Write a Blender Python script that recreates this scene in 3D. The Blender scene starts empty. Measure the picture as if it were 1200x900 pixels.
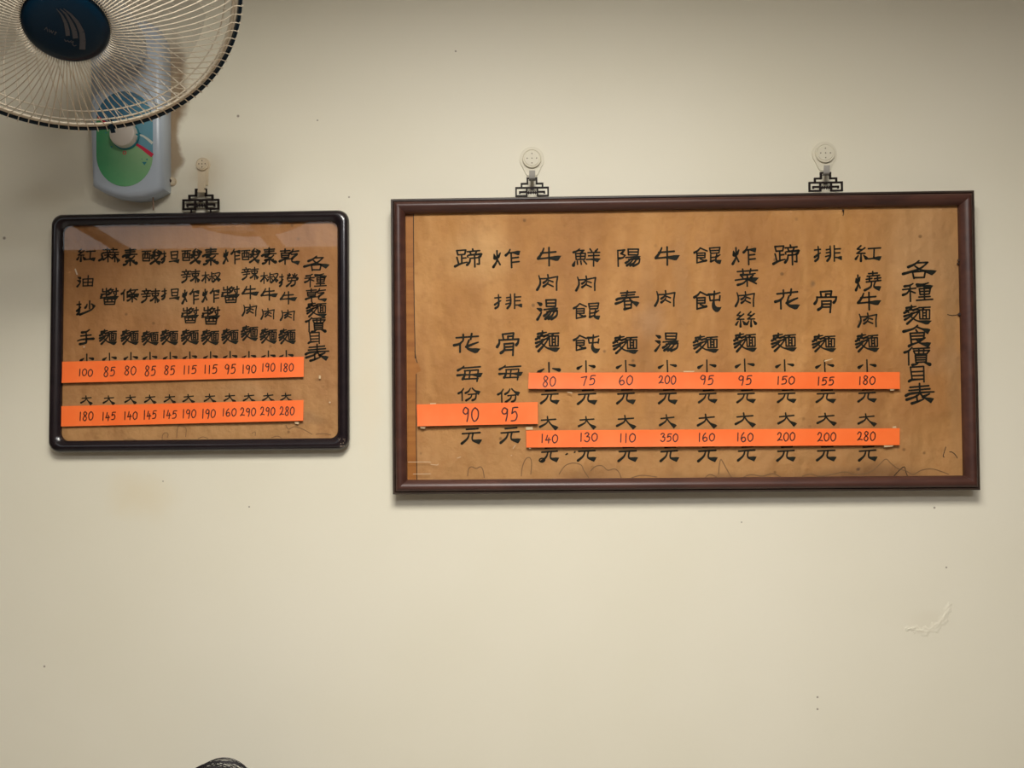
import bpy, bmesh, math, random
from mathutils import Vector, Matrix
PI = math.pi
random.seed(7)
scene = bpy.context.scene

# ---------------------------------------------------------------- camera
CAM = Vector((0, -1.33, 1.70)); FPX = 900.0
YAW, PITCH, ROLL = 0.01935, 0.04062, -0.00943
fwd = Vector((-math.sin(YAW) * math.cos(PITCH), math.cos(YAW) * math.cos(PITCH), math.sin(PITCH)))
rt = Vector((math.cos(YAW), math.sin(YAW), 0)); up = rt.cross(fwd)
rt, up = rt * math.cos(ROLL) + up * math.sin(ROLL), up * math.cos(ROLL) - rt * math.sin(ROLL)
cam = bpy.data.cameras.new('camera'); co = bpy.data.objects.new('camera', cam); scene.collection.objects.link(co)
co.matrix_world = Matrix(((rt.x, up.x, -fwd.x, CAM.x), (rt.y, up.y, -fwd.y, CAM.y), (rt.z, up.z, -fwd.z, CAM.z), (0, 0, 0, 1)))
cam.sensor_fit = 'HORIZONTAL'; cam.sensor_width = 36; cam.lens = 36 * FPX / 1200; cam.clip_start = .02
scene.camera = co

# ---------------------------------------------------------------- light and exposure
CEIL = 2.70
LAMPS = [  # x, y, watts, colour: the shop's main ceiling panel, then two added fill panels
    (.0, -1.30, 40, (1.0, .965, .90), 168),
    (.35, -2.32, 22, (.97, .975, 1.0), 180),  # unseen fill, added to lift the shadow under the large frame
    (-1.75, -1.95, 2, (.95, .97, 1.0), 180),  # unseen weak fill, added for a little ambient light
]
w = bpy.data.worlds.new('world'); scene.world = w; w.use_nodes = True
w.node_tree.nodes['Background'].inputs[0].default_value = (.9, .92, 1, 1)
w.node_tree.nodes['Background'].inputs[1].default_value = .12
scene.view_settings.view_transform = 'Standard'; scene.view_settings.look = 'None'
scene.view_settings.gamma = 1; scene.view_settings.use_curve_mapping = False
scene.view_settings.exposure = 0.0

# ---------------------------------------------------------------- helpers
def ray(px, py): return fwd + rt * ((px - 600) / FPX) - up * ((py - 450) / FPX)
def at(px, py, y=0.0):
    """the place in the room, on the upright plane y, that stands at this spot of the 1200 x 900 survey photograph"""
    d = ray(px, py); return CAM + d * ((y - CAM.y) / d.y)
def on_plane(px, py, o, n):
    d = ray(px, py); return CAM + d * ((o - CAM).dot(n) / d.dot(n))
def link(name, me, parent=None, loc=None):
    o = bpy.data.objects.new(name, me); scene.collection.objects.link(o)
    if parent: o.parent = parent
    if loc is not None: o.location = loc
    return o
def tag(o, label=None, cat=None, group=None, kind=None):
    if label: o['label'] = label
    if cat: o['category'] = cat
    if group: o['group'] = group
    if kind: o['kind'] = kind
    return o
def empty(name, loc, label, cat, group=None):
    o = link(name, None, None, loc); o.empty_display_size = .05
    return tag(o, label, cat, group)
class MB:
    """collects faces and becomes one mesh object"""
    def __init__(s): s.v, s.f, s.m = [], [], []
    def add(s, vs, fs, mi=0):
        k = len(s.v); s.v += [tuple(v) for v in vs]; s.f += [tuple(i + k for i in f) for f in fs]; s.m += [mi] * len(fs); return s
    def box(s, a, b, mi=0):
        x0, y0, z0 = a; x1, y1, z1 = b
        return s.add([(x0,y0,z0),(x1,y0,z0),(x1,y1,z0),(x0,y1,z0),(x0,y0,z1),(x1,y0,z1),(x1,y1,z1),(x0,y1,z1)],
                     [(0,3,2,1),(4,5,6,7),(0,1,5,4),(1,2,6,5),(2,3,7,6),(3,0,4,7)], mi)
    def prism(s, poly, y0, y1, mi=0):
        """outline in x,z given anticlockwise seen from the room (-y side), from y0 (back) to y1 (front, smaller)"""
        n = len(poly)
        return s.add([(x, y0, z) for x, z in poly] + [(x, y1, z) for x, z in poly],
                     [tuple(range(n))[::-1], tuple(range(n, 2*n))] + [(i, (i+1) % n, n + (i+1) % n, n + i) for i in range(n)], mi)
    def tube(s, pts, r, n=6, mi=0, closed=False, caps=True):
        pts = [Vector(p) for p in pts]; m = len(pts)
        rr = r if isinstance(r, (list, tuple)) else [r] * m
        prev = None; vs = []
        for i, p in enumerate(pts):
            a = pts[(i-1) % m] if (closed or i) else pts[0]; b = pts[(i+1) % m] if (closed or i < m-1) else pts[-1]
            t = (b - a).normalized()
            if prev is None:
                q = t.cross(Vector((0, 0, 1)));
                if q.length < .1: q = t.cross(Vector((1, 0, 0)))
            else: q = prev - t * prev.dot(t)
            q.normalize(); prev = q; z = t.cross(q)
            vs += [p + (q * math.cos(2*PI*k/n) + z * math.sin(2*PI*k/n)) * rr[i] for k in range(n)]
        fs = []
        for i in range(m if closed else m - 1):
            j = (i + 1) % m
            fs += [(i*n + k, i*n + (k+1) % n, j*n + (k+1) % n, j*n + k) for k in range(n)]
        if caps and not closed: fs += [tuple(range(n))[::-1], tuple(range((m-1)*n, m*n))]
        return s.add(vs, fs, mi)
    def lathe(s, prof, O, A, B, N, n=48, mi=0):
        """profile (radius, height) turned about axis N through O"""
        m = len(prof); vs = []
        for r, h in prof:
            for k in range(n): vs.append(O + (A * math.cos(2*PI*k/n) + B * math.sin(2*PI*k/n)) * max(r, 1e-5) + N * h)
        fs = [(i*n + k, i*n + (k+1) % n, (i+1)*n + (k+1) % n, (i+1)*n + k) for i in range(m-1) for k in range(n)]
        return s.add(vs, fs, mi)
    def build(s, name, mats, parent=None, loc=None, smooth=None, off=None):
        me = bpy.data.meshes.new(name)
        v = [(a - off[0], b - off[1], c - off[2]) for a, b, c in s.v] if off is not None else s.v
        me.from_pydata(v, [], s.f); me.update()
        for m in (mats if isinstance(mats, (list, tuple)) else [mats]): me.materials.append(m)
        for p, mi in zip(me.polygons, s.m): p.material_index = mi
        if smooth is not None:
            for p in me.polygons: p.use_smooth = True
            me.set_sharp_from_angle(angle=math.radians(smooth))
        return link(name, me, parent, loc)

# ---------------------------------------------------------------- materials
def new_mat(name, col, rough=.5, metal=0, spec=.5, coat=0):
    m = bpy.data.materials.new(name); m.use_nodes = True; b = m.node_tree.nodes['Principled BSDF']
    b.inputs['Base Color'].default_value = (*col, 1); b.inputs['Roughness'].default_value = rough
    b.inputs['Metallic'].default_value = metal; b.inputs['Specular IOR Level'].default_value = spec
    b.inputs['Coat Weight'].default_value = coat
    return m
class NT:
    """small helper for node trees"""
    def __init__(s, m): s.t = m.node_tree; s.b = s.t.nodes['Principled BSDF']
    def n(s, kind, **kw):
        x = s.t.nodes.new(kind)
        for k, v in kw.items(): setattr(x, k, v)
        return x
    def put(s, sock, v):
        if hasattr(v, 'links') or isinstance(v, bpy.types.NodeSocket): s.t.links.new(v, sock)
        elif isinstance(v, (tuple, list)) and len(v) == 3 and sock.type == 'RGBA': sock.default_value = (*v, 1)
        else: sock.default_value = v
    def coord(s): return s.n('ShaderNodeTexCoord').outputs['Object']
    def vec(s, op, a, b=None):
        x = s.n('ShaderNodeVectorMath', operation=op); s.put(x.inputs[0], a)
        if b is not None: s.put(x.inputs[1], b)
        return x.outputs['Value'] if op in ('LENGTH', 'DISTANCE', 'DOT_PRODUCT') else x.outputs['Vector']
    def ma(s, op, a, b=None, clamp=False):
        x = s.n('ShaderNodeMath', operation=op, use_clamp=clamp); s.put(x.inputs[0], a)
        if b is not None: s.put(x.inputs[1], b)
        return x.outputs[0]
    def noise(s, v, scale, detail=4, rough=.55):
        x = s.n('ShaderNodeTexNoise'); s.put(x.inputs['Vector'], v)
        x.inputs['Scale'].default_value = scale; x.inputs['Detail'].default_value = detail; x.inputs['Roughness'].default_value = rough
        return x.outputs['Fac']
    def rng(s, v, a, b, c=0, d=1):
        x = s.n('ShaderNodeMapRange', interpolation_type='SMOOTHSTEP'); s.put(x.inputs[0], v)
        for i, q in enumerate((a, b, c, d)): s.put(x.inputs[i+1], q)
        return x.outputs[0]
    def mix(s, f, a, b):
        x = s.n('ShaderNodeMix', data_type='RGBA'); s.put(x.inputs[0], f); s.put(x.inputs[6], a); s.put(x.inputs[7], b)
        return x.outputs[2]
    def blob(s, v, cx, cz, rx, rz, soft=.0):
        """a soft-edged stain round (cx, cz) in the x-z plane"""
        d = s.vec('MULTIPLY', s.vec('SUBTRACT', v, (cx, 0, cz)), (1 / rx, 0, 1 / rz))
        return s.rng(s.vec('LENGTH', d), 1.0, soft)
    def bump(s, h, strength, dist=.001):
        x = s.n('ShaderNodeBump'); x.inputs['Strength'].default_value = strength; x.inputs['Distance'].default_value = dist
        s.put(x.inputs['Height'], h); s.t.links.new(x.outputs[0], s.b.inputs['Normal'])

def wall_material():
    m = new_mat('cream_wall_paint', (.74, .66, .50), .62); t = NT(m); P = t.coord()
    nz = t.noise(P, 1.6, 3); col = t.mix(t.rng(nz, .3, .7), (.74, .695, .55), (.775, .73, .595))
    ns = t.noise(P, 9, 5); wob = t.vec('ADD', P, t.vec('MULTIPLY', t.n('ShaderNodeTexNoise').outputs['Color'], (0, 0, 0)))
    tn = t.n('ShaderNodeTexNoise'); tn.inputs['Scale'].default_value = 14; tn.inputs['Detail'].default_value = 5
    t.put(tn.inputs['Vector'], P)
    W = t.vec('ADD', P, t.vec('MULTIPLY', t.vec('SUBTRACT', tn.outputs['Color'], (.5, .5, .5)), (.05, 0, .07)))
    def stain(px, py, rx, ry, c, amt, soft=0.1):
        nonlocal col
        p = at(px, py); k = 1.33 / 900
        f = t.ma('MULTIPLY', t.blob(W, p.x, p.z, rx * k, ry * k, soft), amt)
        f = t.ma('MULTIPLY', f, t.rng(ns, .25, .6, 0.7, 1))
        col = t.mix(f, col, c)
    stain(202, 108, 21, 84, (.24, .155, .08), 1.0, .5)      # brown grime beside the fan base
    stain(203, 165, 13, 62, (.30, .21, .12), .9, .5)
    stain(240, 205, 34, 34, (.55, .45, .30), .45)
    stain(165, 580, 60, 40, (.70, .58, .36), .35)
    stain(432, 400, 26, 190, (.76, .62, .42), .35)
    stain(60, 235, 60, 25, (.62, .55, .38), .3)
    stain(1088, 728, 34, 20, (.64, .57, .43), .22)
    # a few specks
    for px, py, r in ((534, 60, 1.6), (52, 781, 1.7), (279, 136, 2.2), (372, 141, 1.4), (409, 231, 1.5), (1095, 595, 1.7), (1109, 665, 1.5), (958, 817, 1.6), (958, 831, 1.6), (869, 612, 1.2), (191, 564, 1.2), (292, 594, 1.4), (5, 279, 2.5)):
        p = at(px, py); k = 1.33 / 900
        d = t.vec('LENGTH', t.vec('MULTIPLY', t.vec('SUBTRACT', P, (p.x, 0, p.z)), (1, 0, 1)))
        col = t.mix(t.rng(d, r * k, r * k * .4, 0, .75), col, (.16, .12, .08))
    t.put(t.b.inputs['Base Color'], col)
    t.bump(t.ma('ADD', t.noise(P, 45, 5), t.ma('MULTIPLY', t.noise(P, 7, 2), 2)), .12, .0015)
    return m

def paper_material(name, base, dark, pale, low, stains, zlow, fold):
    m = new_mat(name, base, .75); t = NT(m); P = t.coord()
    Q = t.vec('MULTIPLY', P, (1, 1, .55)); R = t.vec('MULTIPLY', P, (1, 1, .18))
    col = t.mix(t.rng(t.noise(Q, 5.5, 5, .62), .40, .66), base, dark)
    col = t.mix(t.ma('MULTIPLY', t.rng(t.noise(R, 17, 3), .45, .7), .7), col, pale)
    tn = t.n('ShaderNodeTexNoise'); tn.inputs['Scale'].default_value = 9; tn.inputs['Detail'].default_value = 4; t.put(tn.inputs['Vector'], P)
    W = t.vec('ADD', P, t.vec('MULTIPLY', t.vec('SUBTRACT', tn.outputs['Color'], (.5, .5, .5)), (.06, 0, .06)))
    sep = t.n('ShaderNodeSeparateXYZ'); t.put(sep.inputs[0], W)
    col = t.mix(t.rng(sep.outputs['Z'], zlow + .07, zlow - .05, 0, .7), col, low)
    col = t.mix(t.ma('MULTIPLY', t.rng(t.noise(P, 38, 5, .7), .45, .7), .5), col, dark)
    for x, z, rx, rz, c, a in stains:
        col = t.mix(t.ma('MULTIPLY', t.blob(W, x, z, rx, rz, .15), a), col, c)
    vo = t.n('ShaderNodeTexVoronoi'); vo.inputs['Scale'].default_value = 26; t.put(vo.inputs['Vector'], P)   # foxing
    spot = t.ma('MULTIPLY', t.rng(vo.outputs['Distance'], .11, .04), t.rng(t.noise(P, 7, 2), .44, .56))
    col = t.mix(t.ma('MULTIPLY', spot, .75), col, (.16, .075, .025))
    t.put(t.b.inputs['Base Color'], col)
    t.bump(t.ma('ADD', t.noise(Q, 11, 3), t.ma('MULTIPLY', t.noise(P, 60, 3), .12)), fold, .024)
    return m

M = {}
M['wall'] = wall_material()
M['other_wall'] = new_mat('brown_panelled_wall', (.15, .10, .065), .6)
M['ceiling'] = new_mat('white_ceiling', (.66, .65, .62), .8)
M['floor'] = new_mat('terrazzo_floor', (.40, .38, .35), .4)
def wood(name, a, b, rough, sx, coat=0, spec=.5):
    m = new_mat(name, a, rough, coat=coat, spec=spec); t = NT(m); P = t.coord()
    n1 = t.noise(t.vec('MULTIPLY', P, (sx, 20, 60 / max(sx, 1))), 3, 5)
    t.put(t.b.inputs['Base Color'], t.mix(t.rng(n1, .3, .7), a, b)); t.bump(n1, .12, .0006); return m
M['brown_frame'] = wood('dark_red_brown_varnished_wood', (.050, .018, .013), (.080, .030, .020), .40, 4)
M['lip'] = wood('blackened_wood_edge', (.030, .018, .012), (.05, .032, .022), .45, 4)
M['black_frame'] = wood('black_lacquered_wood', (.009, .006, .008), (.016, .010, .012), .25, 4, .2)
M['scuff'] = new_mat('worn_wood_edge', (.30, .22, .15), .6)
M['board'] = wood('orange_brown_backing_board', (.30, .10, .012), (.40, .15, .025), .6, 2)
M['ink'] = new_mat('black_green_ink', (.014, .015, .011), .7, spec=.15)
M['pen'] = new_mat('dark_marker_pen', (.045, .008, .006), .6)
m = M['orange'] = new_mat('orange_fluorescent_paper', (1.0, .20, .045), .55)
t = NT(m); P = t.coord(); t.put(t.b.inputs['Base Color'], t.mix(t.rng(t.noise(P, 14, 3), .3, .7), (.96, .155, .022), (1.0, .19, .035)))
M['stain_line'] = new_mat('brown_water_stain', (.20, .105, .045), .8)  # outlines of dried water stains on the papers
M['crack'] = new_mat('dark_crack', (.03, .015, .01), .8)
M['tape'] = new_mat('yellowed_tape_scrap', (.60, .45, .26), .5)
M['paint_scrap'] = new_mat('pale_scratch', (.60, .47, .32), .5)
M['dark_metal'] = new_mat('blackened_bronze', (.010, .005, .004), .6, spec=.2)
M['hook'] = new_mat('cream_plastic', (.68, .635, .50), .5, spec=.3)
M['hook_old'] = new_mat('yellowed_plastic', (.68, .57, .40), .4)
M['pin'] = new_mat('rusty_pin', (.12, .085, .05), .5)
def glassy(name, tint, gl, rough=.02):
    m = bpy.data.materials.new(name); m.use_nodes = True; nt = m.node_tree; nt.nodes.clear()
    o = nt.nodes.new('ShaderNodeOutputMaterial'); mx = nt.nodes.new('ShaderNodeMixShader'); fr = nt.nodes.new('ShaderNodeFresnel')
    tr = nt.nodes.new('ShaderNodeBsdfTransparent'); g = nt.nodes.new('ShaderNodeBsdfGlossy')
    fr.inputs[0].default_value = gl; tr.inputs[0].default_value = (*tint, 1); g.inputs['Roughness'].default_value = rough
    ge = nt.nodes.new('ShaderNodeNewGeometry'); mu = nt.nodes.new('ShaderNodeMath'); mu.operation = 'MULTIPLY'; su = nt.nodes.new('ShaderNodeMath'); su.operation = 'SUBTRACT'; su.inputs[0].default_value = 1
    for a, b in ((fr.outputs[0], mu.inputs[0]), (ge.outputs['Backfacing'], su.inputs[1]), (su.outputs[0], mu.inputs[1]), (mu.outputs[0], mx.inputs[0]), (tr.outputs[0], mx.inputs[1]), (g.outputs[0], mx.inputs[2]), (mx.outputs[0], o.inputs[0])): nt.links.new(a, b)
    return m
M['glass'] = glassy('picture_glass', (.99, .99, .98), 1.45)
M['tongue'] = new_mat('grey_plastic_tongue', (.40, .38, .34), .25)
m = M['blade'] = bpy.data.materials.new('smoke_clear_plastic'); m.use_nodes = True; nt = m.node_tree; b = nt.nodes['Principled BSDF']
b.inputs['Base Color'].default_value = (.16, .13, .11, 1); b.inputs['Roughness'].default_value = .3
mx = nt.nodes.new('ShaderNodeMixShader'); tr = nt.nodes.new('ShaderNodeBsdfTransparent'); mx.inputs[0].default_value = .20
nt.links.new(tr.outputs[0], mx.inputs[1]); nt.links.new(b.outputs[0], mx.inputs[2]); nt.links.new(mx.outputs[0], nt.nodes['Material Output'].inputs[0])
M['navy'] = new_mat('navy_plastic', (.001, .012, .026), .32, spec=.14)
M['navy_mark'] = new_mat('dull_silver_print', (.050, .045, .046), .4, spec=.3)
M['wire'] = new_mat('cream_coated_wire', (.66, .58, .45), .35)
M['fan_body'] = new_mat('pale_blue_grey_plastic', (.44, .50, .57), .32)
M['knob'] = new_mat('ivory_plastic', (.60, .54, .47), .45)
M['motor'] = new_mat('grey_plastic', (.50, .53, .56), .4)
M['red_print'] = new_mat('red_print', (.55, .012, .05), .45)
M['white_print'] = new_mat('pale_print', (.62, .64, .56), .45)
M['teal_print'] = new_mat('teal_print', (.02, .20, .24), .45)
M['cord'] = new_mat('brown_cord', (.22, .13, .08), .7)
M['hair'] = new_mat('black_hair', (.010, .007, .008), .5, spec=.2)
M['skin'] = new_mat('skin', (.58, .36, .25), .5)
M['eye_white'] = new_mat('eye_white', (.62, .60, .57), .3); M['iris'] = new_mat('dark_iris', (.02, .012, .008), .2); M['lips'] = new_mat('lips', (.42, .16, .13), .5)
M['shirt'] = new_mat('grey_cotton', (.20, .21, .23), .85)
M['trousers'] = new_mat('dark_denim', (.04, .05, .08), .85)
M['steel'] = new_mat('brushed_steel', (.5, .5, .5), .35, 1)
M['red_seat'] = new_mat('red_plastic', (.45, .03, .02), .4)
# ---------------------------------------------------------------- brush lettering
# every sign is written stroke by stroke on a 100 x 100 square (y down):
# strokes split by '/', a leading letter is the kind of stroke:
# p = swells to its end, d = drop, t = long flaring tail, c = smooth pen curve
# {NAME x0 y0 x1 y1} sets a component into a sub-rectangle
COMP = {
 'SI': "50,0 18,22 58,26/84,14 14,50 84,50/p 50,52 48,100/p 26,64 4,86/d 72,62 94,82",
 'HUO': "d 6,20 12,44/p 48,14 34,38/26,0 27,50/p 27,48 20,70 0,98/26,50 46,84",
 'TI': "0,24 46,20/p 28,0 29,74 4,98/p 46,44 24,56 0,72",
 'YOU': "2,8 98,4/10,30 88,28 86,92 14,92 10,30/38,8 34,54/62,8 64,54/16,68 86,66",
 'MU': "0,32 98,26/48,0 48,100/p 44,36 30,56 0,80/52,36 96,66",
 'SHI': "p 46,0 26,18 0,30/48,2 98,20/20,34 82,32 80,62 20,62/20,34 20,94 p/20,48 80,47/p 20,94 50,88 90,80/46,70 84,82",
 'SHUI': "d 10,6 60,16/d 0,38 56,46/p 70,60 40,78 0,98",
 'REN': "p 70,0 40,26 0,40/48,30 48,100",
 'MIAN': "0,10 100,6/p 46,10 36,24/6,28 96,26 94,98 8,98 6,28/34,28 35,96/66,28 65,96/36,50 65,50/36,72 65,72",
 'YANG': "16,0 84,0 80,34 18,34 16,0/18,17 80,17/t 0,50 100,42/20,62 92,58/p 92,58 84,84 50,100/p 34,58 22,70 0,82/p 46,64 32,80 8,98/p 70,62 54,82 30,98",
 'YANGR': "24,0 36,14/p 78,0 64,14/10,22 92,20/14,40 88,38/t 0,62 100,56/50,22 50,100",
}
GLYPH = {
 '紅': "{SI 0 0 44 100}/50,20 96,16/72,20 70,80/t 46,86 64,84 100,70",
 '油': "{SHUI 0 8 26 100}/34,32 36,94/34,32 96,28 92,94/36,62 92,60/66,0 65,92/36,93 94,90",
 '抄': "{TI 0 4 46 100}/70,0 70,56/p 56,24 52,40 46,50/t 80,22 100,36/p 100,36 78,66 16,100",
 '手': "p 72,0 52,14 26,18/20,42 82,36/p 0,76 20,68 56,64 98,62/p 52,14 54,80 44,92 14,98",
 '蔴': "20,10 84,10/38,0 38,22/66,0 66,22/50,20 52,30/p 92,30 18,34 16,66 10,80 0,88/26,50 54,46/42,38 42,98/p 40,56 32,70 20,82/60,50 90,46/74,36 74,98/p 72,56 62,74/t 76,56 84,74 100,90/44,56 56,70",
 '醬': "12,4 12,20/12,20 32,20/32,0 32,48/4,36 32,34/p 12,36 4,50/p 56,0 40,18/46,10 68,8/p 66,8 56,28 40,38/46,24 56,30/70,20 94,16/84,0 84,40 76,44/70,28 74,34/t 0,60 40,54 100,48/20,66 80,64 76,98 24,98 20,66/42,58 38,80/60,58 62,80/26,84 76,83",
 '麵': "p 44,6 24,10 10,14/28,0 28,24/p 26,14 16,30 2,40/p 50,16 34,26/8,26 52,22/12,30 18,38/p 52,30 32,44 2,58/26,42 52,36/p 52,38 36,66 12,98/p 30,52 16,66 4,76/t 24,58 44,80 62,84 100,82/{MIAN 54 6 94 74}",
 '素': "16,12 86,8/50,0 50,36/20,24 82,20/p 98,36 50,36 18,40 0,48/p 54,38 34,50 24,54/24,54 62,60/p 80,46 54,66 22,76/22,76 78,72/50,74 50,100/p 34,82 22,92 6,96/d 66,80 92,88",
 '條': "{REN 0 8 26 88}/32,30 32,66/p 52,4 44,20 34,28/46,16 90,12/p 80,14 66,38 40,52/t 50,24 66,44 100,42/40,62 82,60/60,50 60,100/p 56,66 46,82 34,90/66,66 84,84",
 '酸': "{YOU 0 10 46 86}/p 72,0 58,22/58,22 88,18/d 80,6 96,24/p 66,28 60,36 50,44/80,28 94,40/p 68,38 62,50 50,62/p 64,48 90,44 76,70 46,100/t 62,56 76,82 100,84",
 '辣': "24,0 26,12/4,16 48,12/14,20 20,32/p 38,18 32,30/0,40 48,34/8,58 46,52/p 28,36 26,74 4,98/52,18 96,14/56,32 60,52/56,32 92,30 88,50 60,52/75,0 75,100/p 72,54 62,76 50,86/t 77,54 86,74 100,84",
 '担': "{TI 0 2 50 100}/52,10 90,6 86,66 56,68 52,10/54,38 86,36/t 42,92 66,86 100,74",
 '炸': "{HUO 0 6 54 98}/p 62,0 56,18 46,32/t 54,20 76,16 100,8/66,20 67,100/67,48 92,44/67,72 94,68",
 '椒': "{MU 0 4 36 100}/50,8 50,42/50,22 62,20/38,46 64,42/52,46 52,90/p 44,60 36,78/60,58 64,68/p 68,18 94,14 84,52 58,94/t 68,30 84,62 100,72",
 '牛': "p 26,4 18,30 2,60/14,30 76,24/48,0 48,100/t 4,62 50,56 100,46",
 '肉': "p 8,6 14,36 13,64 0,98/12,26 50,24 96,12/96,12 91,54 91,100/50,0 52,20/p 51,22 44,38 30,52/50,34 74,46/p 52,46 44,62 30,76/50,60 74,76",
 '乾': "4,14 50,10/26,0 26,24/8,28 46,26 44,54 10,56 8,28/9,42 44,41/p 52,64 26,66 0,80/27,56 27,98/p 66,0 60,18 50,28/60,18 92,12/p 58,36 86,32 70,50 60,64/t 60,64 64,84 100,78",
 '撈': "{TI 0 4 42 100}/44,10 50,18/54,0 52,18 44,30/60,8 56,18/72,8 76,16/84,0 82,16 72,30/96,8 88,20/p 46,48 46,36 98,32 96,46/48,58 88,52/p 88,52 84,84 66,96/p 68,42 62,70 40,98",
 '小': "50,0 51,100/d 26,40 0,62/d 68,38 100,48",
 '大': "8,28 84,20/40,0 42,26/p 42,26 34,52 0,80/t 46,34 64,66 100,84",
 '各': "p 48,0 34,20 16,34/40,12 72,10/p 74,10 48,46 0,72/t 36,30 58,54 100,58/28,62 66,58 62,94 34,94/28,60 32,98",
 '種': "p 34,2 22,12 6,16/0,34 42,28/24,14 24,100/p 22,34 14,54 0,64/26,44 40,54/p 84,0 66,8 46,8/t 46,20 70,16 100,16/54,32 90,30 86,62 56,64 54,32/55,47 88,46/70,6 70,94/52,78 88,76/44,96 96,92",
 '價': "p 30,0 16,20 0,28/16,24 16,98/34,8 98,4/36,20 98,18 86,38/36,20 42,38 86,38/56,8 56,36/76,8 74,36/42,46 86,44 84,82 44,84 42,46/43,58 85,57/43,71 85,70/p 54,84 46,94 30,98/d 74,82 98,96",
 '目': "10,4 84,0 84,100/10,4 18,84/p 84,82 18,86 0,96/16,34 80,32/18,60 80,58",
 '表': "16,18 82,12/50,0 50,44/12,34 86,28/p 100,44 48,46 16,50 0,60/p 52,48 34,66 2,80/38,60 40,92/p 62,80 40,92 20,100/t 52,52 68,74 100,78/p 84,54 60,68",
 '食': "p 52,0 36,16 0,28/t 50,8 70,18 100,22/46,22 50,32/24,38 76,36 72,66 28,68/25,52 74,51/24,38 28,94/p 50,84 30,92 18,100/p 78,62 58,76/t 46,68 62,88 100,86",
 '燒': "{HUO 0 16 36 98}/52,10 86,8/68,0 68,22/46,24 94,20/42,40 64,36/54,28 54,50/74,38 98,34/86,26 86,46/42,54 98,48/p 62,54 58,80 34,98/t 78,50 72,80 100,80",
 '排': "{TI 0 4 46 100}/p 57,2 57,66 46,98/43,26 57,22/43,46 57,42/40,70 57,62/72,0 72,100/72,22 94,20/72,48 92,46/t 72,76 86,76 100,68",
 '骨': "26,4 76,0 72,26/26,4 30,28/50,14 72,14/50,14 50,28/p 10,28 10,44 0,60/10,30 98,28/p 98,28 94,44 86,54/p 32,48 32,74 16,88/32,48 74,46 70,100/34,62 70,61/34,76 70,75",
 '蹄': "8,6 42,4 38,28 12,30 8,6/26,30 26,76/26,50 42,48/8,44 14,80/p 46,72 22,80 0,94/68,0 70,12/48,14 94,10/58,18 62,30/82,16 78,28/p 50,46 52,34 100,30/p 100,30 98,40 92,46/p 58,50 56,70 46,88/58,52 92,48 92,86 84,84/75,32 75,100",
 '花': "8,22 90,14/34,4 34,30/66,0 62,30/p 34,36 20,54 0,62/22,54 22,98/p 90,46 70,56 46,70/t 56,34 48,70 62,82 100,80",
 '菜': "10,14 94,8/32,0 34,24/66,0 62,22/p 84,26 60,32 24,34/26,40 32,50/50,38 52,48/p 76,36 66,50/t 0,64 50,56 100,52/50,52 50,100/p 48,62 34,82 10,92/54,62 88,86",
 '絲': "{SI 0 0 48 100}/{SI 52 0 100 100}",
 '餛': "{SHI 0 2 48 100}/56,4 94,0 90,34 60,36 56,4/58,20 90,18/60,46 60,86/p 78,76 60,86/60,62 78,60/p 94,46 80,58/t 82,42 80,80 100,78",
 '飩': "{SHI 0 2 48 100}/p 94,8 74,16 52,18/56,30 58,50 92,46/94,26 92,50/t 74,0 72,66 82,88 100,84",
 '湯': "{SHUI 0 6 28 100}/{YANG 32 0 100 98}",
 '陽': "6,8 8,100/6,8 34,4/p 34,4 22,24/18,26 36,36/p 36,36 26,50 10,54/{YANG 38 0 100 98}",
 '春': "22,10 82,6/26,24 78,20/p 96,34 50,36 16,40 4,46/50,0 44,36/p 44,36 28,56 0,68/t 56,36 70,58 100,66/36,56 66,54 64,94 38,96 36,56/37,76 65,75/p 62,94 36,100",
 '鮮': "p 22,0 14,12 0,20/14,10 38,8/p 38,8 28,24/8,28 44,26 42,60 10,62 8,28/26,28 26,60/10,44 42,43/d 6,72 0,96/14,72 15,90/27,72 29,90/38,70 48,88/{YANGR 48 0 100 100}",
 '每': "p 26,0 18,12 2,26/22,12 90,6/p 30,28 28,60 20,84/28,30 82,26 76,100/p 40,55 20,56 0,58/t 30,56 66,55 100,46/20,84 80,82/50,32 48,46/48,62 46,74",
 '份': "{REN 0 4 34 98}/p 54,4 46,26 32,40/t 62,2 76,24 100,30/44,52 80,48/p 80,48 76,84 62,98/p 60,52 54,76 34,98",
 '元': "24,6 80,2/4,34 90,28/p 38,32 28,66 0,98/t 56,32 54,76 100,74",
}
PEN = {
 '0': "c 55,0 12,25 5,70 38,100 88,75 95,25 55,0",
 '1': "c 62,0 50,50 38,100",
 '2': "c 8,24 34,0 72,12 66,48 36,76 4,96/c 4,96 40,86 96,90",
 '3': "c 12,12 50,-4 80,14 42,44/c 42,44 88,50 80,86 40,102 4,86",
 '4': "c 40,4 26,40 6,68/c 6,68 50,64 96,60/c 66,36 64,70 58,102",
 '5': "c 30,4 60,0 96,0/c 30,4 24,24 16,44/c 16,44 62,30 86,58 62,90 6,96",
 '6': "c 60,0 22,30 6,72 34,102 84,86 74,56 40,52 10,74",
 '7': "c 4,16 50,10 90,4/c 90,4 66,50 44,102",
 '8': "c 84,10 46,-4 20,20 48,44 82,72 50,102 8,84 30,54 70,34 88,14",
 '9': "c 84,14 44,0 12,28 36,48 72,40 86,12/c 86,12 80,60 62,102",
}
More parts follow.
